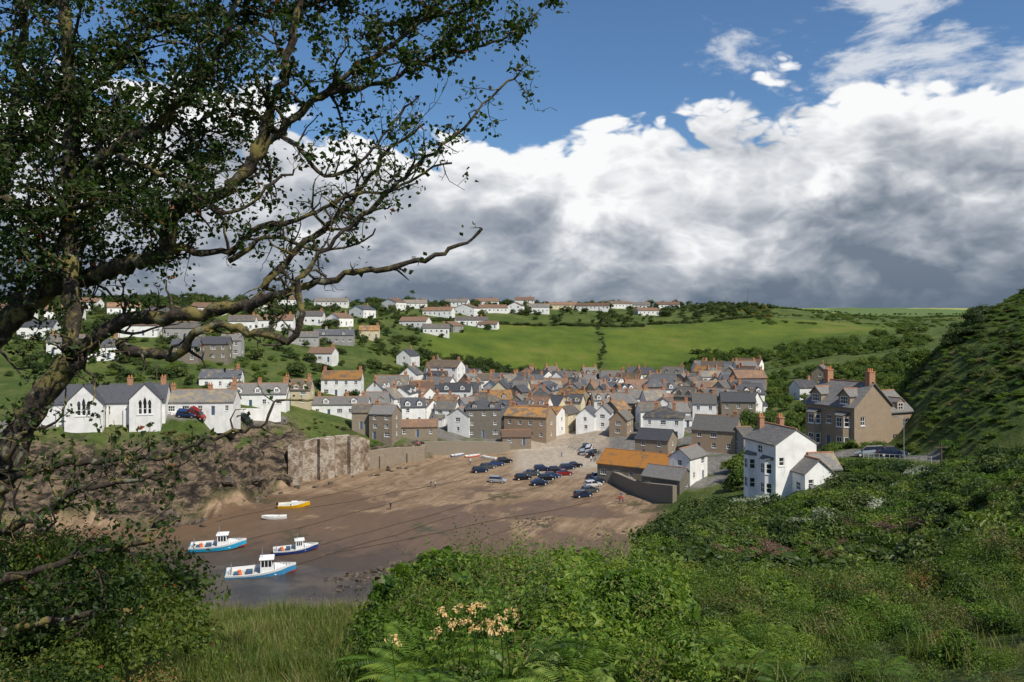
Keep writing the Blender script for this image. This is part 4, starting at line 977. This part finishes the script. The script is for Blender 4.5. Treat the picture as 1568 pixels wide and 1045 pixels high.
# near foreground
bankpx=lambda q,d,x,r: (q>600+np.maximum(0,d-7)*12)&(q<1060-np.maximum(0,d-5)*14)
p=region(80,590,1060,4.2,11.5,1,lambda q,d,x,r:bankpx(q,d,x,r)&~((q<690)&(d<5)));scatter('foreground_bush',p,sc_(len(p),.4,1.1,1)*np.clip(p[:,1]/8,.6,1.2),'n_lush',.25,1)
p=region(55,590,1060,4.0,11.5,111,lambda q,d,x,r:bankpx(q,d,x,r)&~((q<690)&(d<5)));scatter('foreground_bush',p,sc_(len(p),.5,1.1,111)*np.clip(p[:,1]/8,.6,1.1),'n_drab',.25,111,zs=1.3)
p=region(170,580,1080,4.0,11.5,112,lambda q,d,x,r:bankpx(q,d,x,r)&~((q<690)&(d<5)));p[:,2]+=sc_(len(p),.15,.55,1)*np.clip(p[:,1]/9,.4,1);scatter('leafy_shoots',p,sc_(len(p),.6,1.25,112),'shoot',.3,112)
p=region(230,980,1800,3.4,15,2);scatter('bramble_patch',p,sc_(len(p),.4,1.2,2)*np.clip(p[:,1]/8,.55,1.2),'n_drab',.2,2)
p=region(85,1000,1800,4,15,3);scatter('foreground_weeds',p,sc_(len(p),.3,.85,3),'n_lush',.2,3)
p=region(380,950,1800,3.2,14,113);scatter('leafy_shoots',p+np.array([0,0,.05]),sc_(len(p),.4,1.1,113),'shoot',.25,113)
p=region(80,250,640,3.2,9,114);scatter('leafy_shoots',p,sc_(len(p),.3,.55,114),'shoot',.25,114)
p=region(38,-500,235,3.6,6.0,4);p[:,2]+=sc_(len(p),0,.42,4);scatter('hawthorn_undergrowth',p,sc_(len(p),.5,1.0,4),'n_haw',.2,4)
p=region(36,-300,340,3.0,4.4,5);scatter('red_leaved_shrub',p,sc_(len(p),.4,.7,5),'n_red',.2,5)
p=region(900,150,1000,2.8,16,6);scatter('grass',p,sc_(len(p),.7,1.3,6),'grass',.15,6)
p=region(300,950,1900,2.8,22,61);scatter('grass',p,sc_(len(p),.7,1.3,6),'grass',.15,61)
p=region(20,600,920,3.7,5.4,7);scatter('fern',p+np.array([0,0,.14]),sc_(len(p),.6,1.1,7),'fern',.2,7)
p=region(6,1000,1500,4.8,8,71);scatter('fern',p+np.array([0,0,.1]),sc_(len(p),.5,.75,7),'fern',.15,71)
# slope between
p=region(800,850,2000,14,60,8,lambda q,d,x,r:(q>950)|(d<30));scatter('slope_scrub',p,sc_(len(p),.3,1.15,8),'m_hill',.2,8)
p=region(320,880,2000,13,55,9);scatter('slope_scrub',p,sc_(len(p),.3,.9,9),'m_drab',.2,9)
p=region(160,900,2000,15,58,92);scatter('slope_scrub',p,sc_(len(p),.5,1.4,9),'m_dark',.2,92)
p=region(160,950,2000,15,58,93);scatter('slope_scrub',p,sc_(len(p),.4,1.1,93),'m_lush',.2,93)
p=region(260,200,950,13,40,91);scatter('slope_scrub',p,sc_(len(p),.4,.8,9),'m_lush',.2,91)
p=region(260,1085,1420,46,76,10,lambda q,d,x,r:np.abs(d-62)<9);scatter('dead_bracken',p,sc_(len(p),.7,1.2,10),'m_pink',.2,10)
hl=lambda q,d,x,r:(d<cdist(q,3)+3)&~((q>1235)&(q<1450)&(np.abs(d-np.interp(q,[1230,1300,1360,1440],[110,115,112,105]))<8.5))&~((np.abs(q-1200)<70)&(d>84)&(d<100))
p=region(750,960,1500,58,125,11,hl,.3);scatter('headland_shrubs',p,sc_(len(p),.5,1.5,11)**1.3,'m_hill',.2,11)
p=region(330,960,1700,58,120,12,hl,.3);scatter('headland_shrubs',p,sc_(len(p),.5,1.4,12),'m_lush',.2,12)
p=region(130,1000,1600,60,102,121,hl,.5);scatter('headland_shrubs',p,sc_(len(p),1.,2.2,12),'m_dark',.2,121)
for j,(q_,d_) in enumerate(((1348,78),(1250,70),(1150,88),(1400,88))):
    p=region(9,q_-26,q_+26,d_-3,d_+3,130+j);scatter('silver_shrub',p,sc_(len(p),.9,1.7,13+j),'m_silver',.2,13+j)
p=region(300,940,1110,62,104,14,lambda q,d,x,r:(d>cdist(q,3)-14)&(d<cdist(q,4)+3),.5);scatter('cliff_scrub',p,sc_(len(p),.7,1.9,14),'m_dark',.25,14)
# right hill
rh_=lambda q,d,x,r:(d>cdist(q,3)+4)
p=region(2600,1375,2100,100,200,15,rh_,1.5);scatter('hill_scrub',p,sc_(len(p),.4,1.3,15),'m_hill',.15,15,zs=.65)
p=region(200,1375,2100,105,200,16,lambda q,d,x,r:rh_(q,d,x,r)&(fbm(x/12,d/12,90,3)>.02),1.5);scatter('hill_bushes',p,sc_(len(p),.8,1.9,16),'m_dark',.15,16,zs=.85)
p=region(600,1400,2100,105,200,17,rh_,1.5);scatter('hill_scrub',p,sc_(len(p),.5,1.1,17),'m_drab',.15,17,zs=.5)
p=region(900,1400,2100,105,200,171,rh_,1.5);scatter('hill_scrub',p,sc_(len(p),.5,1.2,17),'m_lush',.15,171,zs=.55)
p=region(30,1455,1505,146,160,172);scatter('hill_bushes',p,sc_(len(p),1.4,2.6,17),'m_dark',.15,172)
# behind stone house / valley right
p=region(460,1110,1420,150,330,18,lambda q,d,x,r:(d>cdist(q,4)+5),1.5);scatter('valley_trees',p,sc_(len(p),1.2,3.0,18),'t_hill',.1,18)
p=region(420,1050,1420,370,470,19,lambda q,d,x,r:(fbm(x/25,d/25,78,3)>-.1),0);scatter('valley_trees',p,sc_(len(p),1.2,3.2,19),'t_hill',.1,19)
p=region(300,640,1150,375,402,20,None,0);scatter('valley_trees',p,sc_(len(p),1.2,3.2,20),'t_dark',.1,20)
p=region(240,620,1150,245,376,21,None,.0);scatter('village_shrubs',p,sc_(len(p),.8,2.0,21),'m_lush',.1,21)
p=region(190,620,1150,262,380,211,None,-.8);scatter('village_trees',p,sc_(len(p),1.2,2.7,21),'t_hill',.1,211)
gr=np.random.default_rng(55);G=[]
for a,c,r_ in occ:
    if c>300 and (c>380 or a<-40):
        for _ in range(3):
            t=gr.uniform(3.3,6.1) if gr.random()<.75 else gr.uniform(0,6.28);rr3=r_*gr.uniform(.95,1.3);G.append((a+math.cos(t)*rr3,c+math.sin(t)*rr3*.8))
G=np.array(G);p=np.stack([G[:,0],G[:,1],Hxy(G[:,0],G[:,1])],1);scatter('garden_trees',p,gr.uniform(.9,2.4,len(p)),'t_dark',.1,56)
# left hillside
p=region(900,-300,650,215,560,22,lambda q,d,x,r:(d>cdist(q,8)+22)&(fbm(x/22,d/22,77,3)>-.18),.3);scatter('hillside_trees',p,sc_(len(p),1.3,3.4,22),'t_dark',.1,22)
p=region(1100,-300,660,200,560,23,lambda q,d,x,r:(d>cdist(q,8)+16),.3);scatter('hillside_shrubs',p,sc_(len(p),1.,2.4,23),'m_hill',.1,23)
p=region(260,-300,600,160,225,24,lambda q,d,x,r:(d>cdist(q,7))&(d<cdist(q,8)+1),.3);scatter('cliff_top_scrub',p,sc_(len(p),.4,1.1,24),'m_hill',.1,24,zs=.6)
p=region(200,-300,430,140,180,25,lambda q,d,x,r:(d>cdist(q,7)-2)&(d<cdist(q,7)+6),.3);scatter('cliff_top_scrub',p,sc_(len(p),.5,1.1,25),'m_drab',.1,25,zs=.7)
p=region(420,560,1180,560,720,26,lambda q,d,x,r:(d>cdist(q,11)-4),.5);scatter('ridge_trees',p,sc_(len(p),1.5,4.0,26),'t_dark',.1,26)
p=region(60,1100,1180,600,760,27);scatter('gorse_bushes',p,sc_(len(p),1.5,3,27),'m_gorse',.1,27)
p=region(500,1150,1460,560,860,28,lambda q,d,x,r:(fbm(x/30,d/30,79,3)>0)&(d<cdist(q,12)-5));scatter('hill_scrub',p,sc_(len(p),1.2,2.8,28),'m_hill',.1,28,zs=.7)
def hedge(name,a,seed,n,key='m_dark',s=(1.4,2.6)):
    r=np.random.default_rng(seed);a=np.array(a,float);t=r.uniform(0,len(a)-1,n);i=np.minimum(t.astype(int),len(a)-2);f=t-i
    q=a[i,0]*(1-f)+a[i+1,0]*f;d=a[i,1]*(1-f)+a[i+1,1]*f;x=(q-784)/F*d+r.normal(0,1.,n);d=d+r.normal(0,1.,n)
    scatter(name,np.stack([x,d,Hxy(x,d)],1),r.uniform(s[0],s[1],n),key,.1,seed)
hedge('field_hedge',[(645,505),(720,535),(880,552),(960,556),(1100,580),(1180,610)],31,330)
hedge('field_hedge',[(935,385),(918,440),(926,490),(912,555)],32,60,'m_dark',(.9,1.8))
hedge('field_hedge',[(1130,700),(1200,760),(1300,830),(1400,850),(1500,850)],34,240,'m_hill')
hedge('far_hedgerow',[(1150,1300),(1300,1200),(1500,1250)],35,130,'t_dark',(1.,2.2))
hedge('far_hedgerow',[(1250,2600),(1400,2500),(1600,2600)],37,130,'t_dark',(2,4))
hedge('sycamore_trees',[(730,372),(748,380)],38,9,'t_dark',(3.,4.2))
# ------------------------------------------------------------------ rocks
def rockmesh(seed,mat):
    import bmesh
    bm=bmesh.new();bmesh.ops.create_icosphere(bm,subdivisions=3,radius=1);r=np.random.default_rng(seed);o=r.uniform(0,50,3)
    for v in bm.verts:
        n=fbm(np.array([v.co.x*1.3+o[0]]),np.array([v.co.y*1.3+v.co.z*1.7+o[1]]),seed,4)[0]
        v.co*=1+.55*n;v.co.z*=.55
        v.co.x=round(v.co.x*4)/4*.6+v.co.x*.4;v.co.z=round(v.co.z*5)/5*.5+v.co.z*.5
    me=bpy.data.meshes.new('rock_%d'%seed);bm.to_mesh(me);me.materials.append(mat);return me
m,N,b=newmat('shore_rock');tc=N.n('ShaderNodeNewGeometry').outputs['Position'];f=N.noise(tc,.9,6,.7)
N.set(b.inputs['Base Color'],N.ramp(f,[(.35,(.022,.019,.016)),(.5,(.07,.055,.042)),(.62,(.16,.12,.085)),(.72,(.05,.055,.022))]));b.inputs['Roughness'].default_value=.8;bump(N,b,f,.8,.2)
VC['rock']=(coll('rocks',[variant(rockmesh(500+i,m)) for i in range(4)]),4)
p=region(110,-200,600,125,205,41,lambda q,d,x,r:(np.abs(d-cdist(q,6))<3)&(q<450),0);scatter('cliff_foot_rocks',p,sc_(len(p),.6,2.8,41),'rock',.5,41,zs=1.3)
p=region(200,-200,650,125,208,45,lambda q,d,x,r:(np.abs(d-cdist(q,6)+5)<5),0);scatter('cliff_foot_rocks',p,sc_(len(p),.2,.8,41),'rock',.4,45)
p=region(560,430,640,112,134,42,lambda q,d,x,r:(np.abs(d-np.interp(q,[430,640],[117,132]))<4+3*fbm(x/4,d/4,5,2)),-1);scatter('reef_rocks',p,sc_(len(p),.15,.7,42),'rock',.3,42,zs=.7)
p=region(90,790,850,148,158,43,None,-1);scatter('seaweed_rocks',p,sc_(len(p),.1,.35,43),'rock',.3,43,zs=.5)
p=region(50,870,960,112,150,46,None,-1);scatter('seaweed_rocks',p,sc_(len(p),.1,.5,43),'rock',.3,46,zs=.5)
p=region(120,930,1060,84,140,44,lambda q,d,x,r:(np.abs(d-cdist(q,4))<4),-1);scatter('headland_rocks',p,sc_(len(p),.5,2.2,44),'rock',.4,44)
# ------------------------------------------------------------------ hawthorn tree
BV,BF=[],[];LC=[];LNn=[]
tr=random.Random(5)
def rv(): return Vector((tr.gauss(0,1),tr.gauss(0,1),tr.gauss(0,1)))
def cluster(c,n,sp):
    for _ in range(n):
        LC.append(tuple(c+rv()*sp));LNn.append(tuple(rv()+Vector((0,-.2,.6))))
def grow(p,dirv,L,r,depth,leaf):
    n=max(3,int(L/.055));pts=[p.copy()];rad=[r];d=dirv.normalized();cur=p.copy()
    for i in range(n):
        d=(d+rv()*.3+Vector((0,0,.05))).normalized();cur=cur+d*(L/n);pts.append(cur.copy());rad.append(max(.0016,r*(1-.72*(i+1)/n)))
        if depth>0 and tr.random()<.6:
            nd=(d*.45+rv()*.75).normalized();grow(cur.copy(),nd,L*tr.uniform(.3,.6),rad[-1]*.7,depth-1,leaf)
        if tr.random()<leaf*(.75 if depth<2 else .3): cluster(cur,tr.randint(2,6) if leaf>.4 else tr.randint(2,4),.03)
    tube(BV,BF,pts,rad,5 if r<.01 else 7)
    if tr.random()<leaf*.95: cluster(cur,7 if leaf>.4 else 4,.034)
def limb(cp,r0,r1,leaf=.3,side=.5,sl=(.18,.5),depth=2):
    P3=[P(a,b_,d) for a,b_,d in cp];pts=[];
    for i in range(len(P3)-1):
        p0=P3[max(i-1,0)];p1=P3[i];p2=P3[i+1];p3=P3[min(i+2,len(P3)-1)];seg=max(2,int((p2-p1).length/.05))
        for k in range(seg):
            t=k/seg;q=.5*((2*p1)+(p2-p0)*t+(2*p0-5*p1+4*p2-p3)*t*t+(3*p1-p0-3*p2+p3)*t**3);pts.append(q+rv()*.01)
    pts.append(P3[-1]);n=len(pts);rad=[(r0+(r1-r0)*(i/(n-1))**.8)*tr.uniform(.85,1.2) for i in range(n)]
    tube(BV,BF,pts,rad,9)
    for i in range(2,n):
        if tr.random()<side:
            t=(pts[i]-pts[i-1]).normalized();nd=(t*.35+rv()*.7+Vector((0,0,.15))).normalized()
            grow(pts[i].copy(),nd,tr.uniform(*sl),min(rad[i]*.55,.013),depth,leaf)
limb([(-260,1500,4.6),(-220,1150,4.6),(-130,940,4.7),(-50,830,4.8),(0,740,4.9),(50,630,5.),(115,545,5.)],.15,.07,.3,.3)
limb([(0,740,4.9),(60,610,5.1),(170,500,5.1),(270,485,5.),(380,468,4.9)],.08,.034,.25,.4)
limb([(380,468,4.9),(430,450,4.8),(500,430,4.8),(580,412,4.75),(650,396,4.7),(700,376,4.7),(722,362,4.7),(738,350,4.7)],.03,.008,.02,.28,(.06,.16),1)
limb([(180,530,5.1),(260,545,4.9),(320,500,4.8),(390,512,4.7),(445,522,4.7),(462,480,4.7),(458,430,4.7),(500,380,4.7),(545,340,4.7)],.036,.011,.08,.4,(.1,.3),2)
limb([(380,468,4.9),(420,420,5.),(470,370,5.),(520,330,5.1),(560,280,5.1),(600,225,5.1),(650,190,5.1)],.028,.008,.25,.6)
limb([(-120,760,5.4),(-60,600,5.4),(0,510,5.4),(80,445,5.4),(180,410,5.2),(255,385,5.1),(262,330,5.),(330,300,5.),(385,250,5.),(410,180,5.),(440,90,5.),(470,-40,5.)],.095,.018,.42,.6)
limb([(385,250,5.),(440,190,5.),(500,140,5.),(570,90,5.),(640,40,5.),(700,-30,5.)],.028,.01,.75,.75)
limb([(500,140,5.),(580,130,5.),(660,90,5.1),(730,70,5.1),(790,50,5.1),(822,20,5.1)],.02,.005,.65,.8,(.1,.3))
limb([(560,60,5.2),(620,30,5.2),(700,20,5.2),(760,-10,5.2)],.02,.006,.9,.9,(.1,.35))
limb([(540,345,4.8),(590,300,4.8),(640,250,4.8),(700,205,4.8),(750,150,4.8),(795,112,4.8)],.018,.005,.3,.7,(.08,.28))
limb([(262,380,5.1),(340,385,5.1),(400,350,5.),(470,330,5.),(540,300,5.),(600,290,5.),(650,265,5.),(692,250,5.)],.026,.006,.12,.75,(.08,.3))
limb([(350,400,5.),(410,365,5.),(480,378,5.),(540,378,5.),(575,350,5.)],.018,.005,.1,.6,(.06,.2))
limb([(110,545,5.),(108,420,5.1),(104,300,5.2),(112,170,5.2),(100,40,5.2),(90,-80,5.2)],.055,.035,.7,.8,(.2,.6))
limb([(104,300,5.2),(170,230,5.1),(240,190,5.),(310,120,5.),(350,40,5.),(380,-60,5.)],.036,.014,.75,.85,(.2,.55))
limb([(-60,600,5.5),(-30,400,5.6),(10,250,5.6),(30,100,5.6),(40,-60,5.6)],.055,.028,.8,.8,(.2,.6))
limb([(10,250,5.6),(80,180,5.5),(160,120,5.5),(230,40,5.5),(280,-60,5.5)],.034,.014,.8,.85,(.2,.6))
limb([(0,510,5.4),(60,400,5.6),(140,340,5.7),(210,290,5.7),(280,230,5.7),(330,160,5.8)],.034,.014,.75,.75,(.2,.55))
limb([(180,240,5.),(230,260,4.9),(290,290,4.8),(340,330,4.8),(400,300,4.8),(450,260,4.8)],.018,.007,.35,.65,(.1,.35))
limb([(0,740,4.9),(80,715,4.8),(160,705,4.8),(230,700,4.8),(280,690,4.8),(340,665,4.8),(410,650,4.8),(415,620,4.8),(480,612,4.8)],.026,.006,.12,.5,(.08,.25))
limb([(-50,830,4.8),(40,800,4.7),(100,760,4.7),(180,740,4.7),(250,730,4.7)],.034,.012,.4,.5,(.2,.4))
limb([(-60,900,4.8),(40,880,4.7),(130,850,4.7),(200,835,4.7),(235,828,4.7)],.034,.012,.65,.6,(.15,.4))
limb([(-60,960,4.8),(40,960,4.6),(130,940,4.6),(220,930,4.6)],.034,.012,.7,.6,(.15,.4))
limb([(230,40,5.5),(330,20,5.4),(430,20,5.3),(530,-10,5.2),(640,-30,5.2)],.022,.01,.8,.9,(.15,.45))
limb([(400,180,5.),(460,230,5.),(500,270,5.),(560,240,5.),(610,180,5.),(640,150,5.)],.018,.005,.25,.7,(.1,.28))
limb([(-100,350,5.2),(-20,300,5.2),(60,330,5.1),(150,310,5.),(230,330,4.9),(300,280,4.9)],.03,.01,.55,.6,(.15,.45))
LC=np.array(LC);LNn=np.array(LNn);print('tree leaves',len(LC),'branch faces',len(BF))
m,N,b=newmat('lichened_bark');tc=N.n('ShaderNodeNewGeometry').outputs['Position']
f=N.noise(tc,6,6,.7);g2=N.noise(tc,40,5,.7)
c=N.mix(N.map(g2,.3,.7),(.018,.014,.011),(.065,.05,.036));c=N.mix(N.map(f,.5,.6,0,.75),c,(.2,.165,.05));c=N.mix(N.map(N.noise(tc,16,4),.59,.67,0,.65),c,(.2,.21,.15))
N.set(b.inputs['Base Color'],c);b.inputs['Roughness'].default_value=.95;bump(N,b,N.m('ADD',g2,f),.8,.01)
te=empty('hawthorn_tree')
o=np_obj('branches',BV,BF,[m],smooth=True);o.parent=te
V_,Q_=leaves(LC,LNn,rng.uniform(.02,.048,len(LC)),.75,.4)
o=np_obj('leaves',V_,Q_,[LM['haw']]);o.parent=te
# ------------------------------------------------------------------ flowers
mf=leafmat('orange_petals',[(.6,.26,.08),(.7,.42,.16),(.75,.55,.32)],.3)
FC=[];FN=[]
fr=np.random.default_rng(3);SV,SF=[],[]
for (a,b_,d) in [(675,942,4.6),(700,935,4.6),(722,940,4.5),(735,932,4.6),(712,955,4.5),(745,960,4.4),(765,955,4.5),(775,970,4.4),(690,960,4.4),(755,975,4.3),(728,968,4.4),(783,942,4.7),(668,975,4.3),(600,985,4.3)]:
    c=P(a,b_,d)
    for k in range(8):
        dv=fr.normal(size=3);dv[2]=abs(dv[2]);dv/=np.linalg.norm(dv)
        for j in range(5):
            FC.append(np.array(c)+dv*.034+fr.normal(size=3)*.007);FN.append(dv+fr.normal(size=3)*.8)
    tube(SV,SF,[c+Vector((0,0,-.45)),c+Vector((.02,0,-.2)),c],.004,5)
V_,Q_=leaves(np.array(FC),np.array(FN),fr.uniform(.012,.026,len(FC)),.5,.5,fr)
e=empty('orange_flowering_shrub');o=np_obj('flowers',V_,Q_,[mf]);o.parent=e;o=np_obj('stems',SV,SF,[LM['lush']]);o.parent=e
# ------------------------------------------------------------------ world
SUN=Vector((.46,-.50,.82)).normalized()
w=bpy.data.worlds.new('World');scene.world=w;w.use_nodes=True;nt=w.node_tree;N=NT(nt);bg=nt.nodes['Background']
sky=N.n('ShaderNodeTexSky');sky.sky_type='NISHITA';sky.sun_disc=False;sky.sun_elevation=math.asin(SUN.z);sky.sun_rotation=math.atan2(SUN.x,SUN.y)
sky.air_density=1.;sky.dust_density=.6;sky.ozone_density=2.
dr=N.n('ShaderNodeTexCoord').outputs['Generated'];sp=N.n('ShaderNodeSeparateXYZ');N.set(sp.inputs[0],dr);X,Z=sp.outputs[0],sp.outputs[2]
q=N.vm('ADD',N.vm('MULTIPLY',dr,(1,1,1.8)),(.35,.1,.0))
wv=N.n('ShaderNodeTexNoise');N.set(wv.inputs['Vector'],q);wv.inputs['Scale'].default_value=5;wv.inputs['Detail'].default_value=4
q=N.vm('ADD',q,N.vm('SCALE',N.vm('SUBTRACT',wv.outputs[1],(.5,.5,.5)),None,.08))
def bil(v,s,a):
    n=N.noise(v,s,0);return N.m('MULTIPLY',N.m('ABSOLUTE',N.m('MULTIPLY_ADD',n,2.,-1.)),a)
def shape(v):
    n1=N.noise(v,3.2,7,.53,.0)
    t=N.m('MULTIPLY',N.m('SUBTRACT',n1,.5),1.7)
    for s,a in((8,.5),(17,.32),(37,.18),(80,.09)): t=N.m('ADD',t,bil(v,s,a))
    return N.m('SUBTRACT',t,.22)
s0=shape(q);s1=shape(N.vm('ADD',q,(-.018,0.,.06)))
top=N.m('ADD',.226,N.map(X,.12,.45,0,.055))
hgt=N.m('MULTIPLY',N.m('SUBTRACT',top,Z),6.)
sh=N.m('ADD',s0,hgt)
den=N.map(sh,-.02,.11)
n2=N.noise(N.vm('ADD',N.vm('MULTIPLY',dr,(1,1,2.4)),(3.1,1.75,.4)),5.2,7,.6,.2)
w2=N.map(N.m('ADD',n2,N.m('MULTIPLY',X,.2)),.605,.72,0,.88)
lit=N.m('MULTIPLY',N.m('SUBTRACT',s0,s1),1.)
n4=N.noise(q,2.3,4,.55)
base=N.m('ADD',N.map(Z,.02,.2,.22,.62,False),N.map(n4,.38,.62,-.16,.2))
edge=N.m('MULTIPLY',N.map(sh,.0,.75,1,0),.4)
br=N.m('ADD',N.m('ADD',base,lit),edge,clamp=True)
cc=N.ramp(br,[(0,(.17,.21,.27)),(.25,(.28,.32,.38)),(.5,(.46,.49,.54)),(.75,(.73,.75,.78)),(.95,(.96,.965,.97))])
hor=N.map(Z,.0,.085,1,0)
cc=N.mix(N.m('MULTIPLY',hor,N.map(X,-.3,.25,.2,.9)),cc,(.11,.155,.215))
skc=N.mix(1.,sky.outputs[0],(.7,.93,1.12),'MULTIPLY')
cl10=N.vm('SCALE',cc,None,10.)
ce=N.mix(w2,skc,N.vm('SCALE',(.74,.77,.82),None,10.))
N.set(bg.inputs[0],N.mix(den,ce,cl10));bg.inputs[1].default_value=.1
w.cycles.sampling_method='MANUAL';w.cycles.sample_map_resolution=512
sl=bpy.data.lights.new('sun','SUN');sl.energy=5.;sl.angle=math.radians(.5);sl.color=(1,.94,.83)
so=bpy.data.objects.new('sun',sl);COL.objects.link(so);so.rotation_euler=(-SUN).to_track_quat('-Z','Y').to_euler();so.location=(20,-20,80)
# ------------------------------------------------------------------ camera
cam=bpy.data.cameras.new('camera');co=bpy.data.objects.new('camera',cam);COL.objects.link(co);co.location=(0,0,EYE);co.rotation_euler=(math.radians(90),0,0)
cam.lens=36*F/1568;cam.sensor_width=36;cam.shift_y=-(522.5-HZ)/1568;cam.clip_end=20000;cam.clip_start=.05
scene.camera=co
scene.view_settings.view_transform='Standard';scene.view_settings.look='None';scene.view_settings.exposure=0
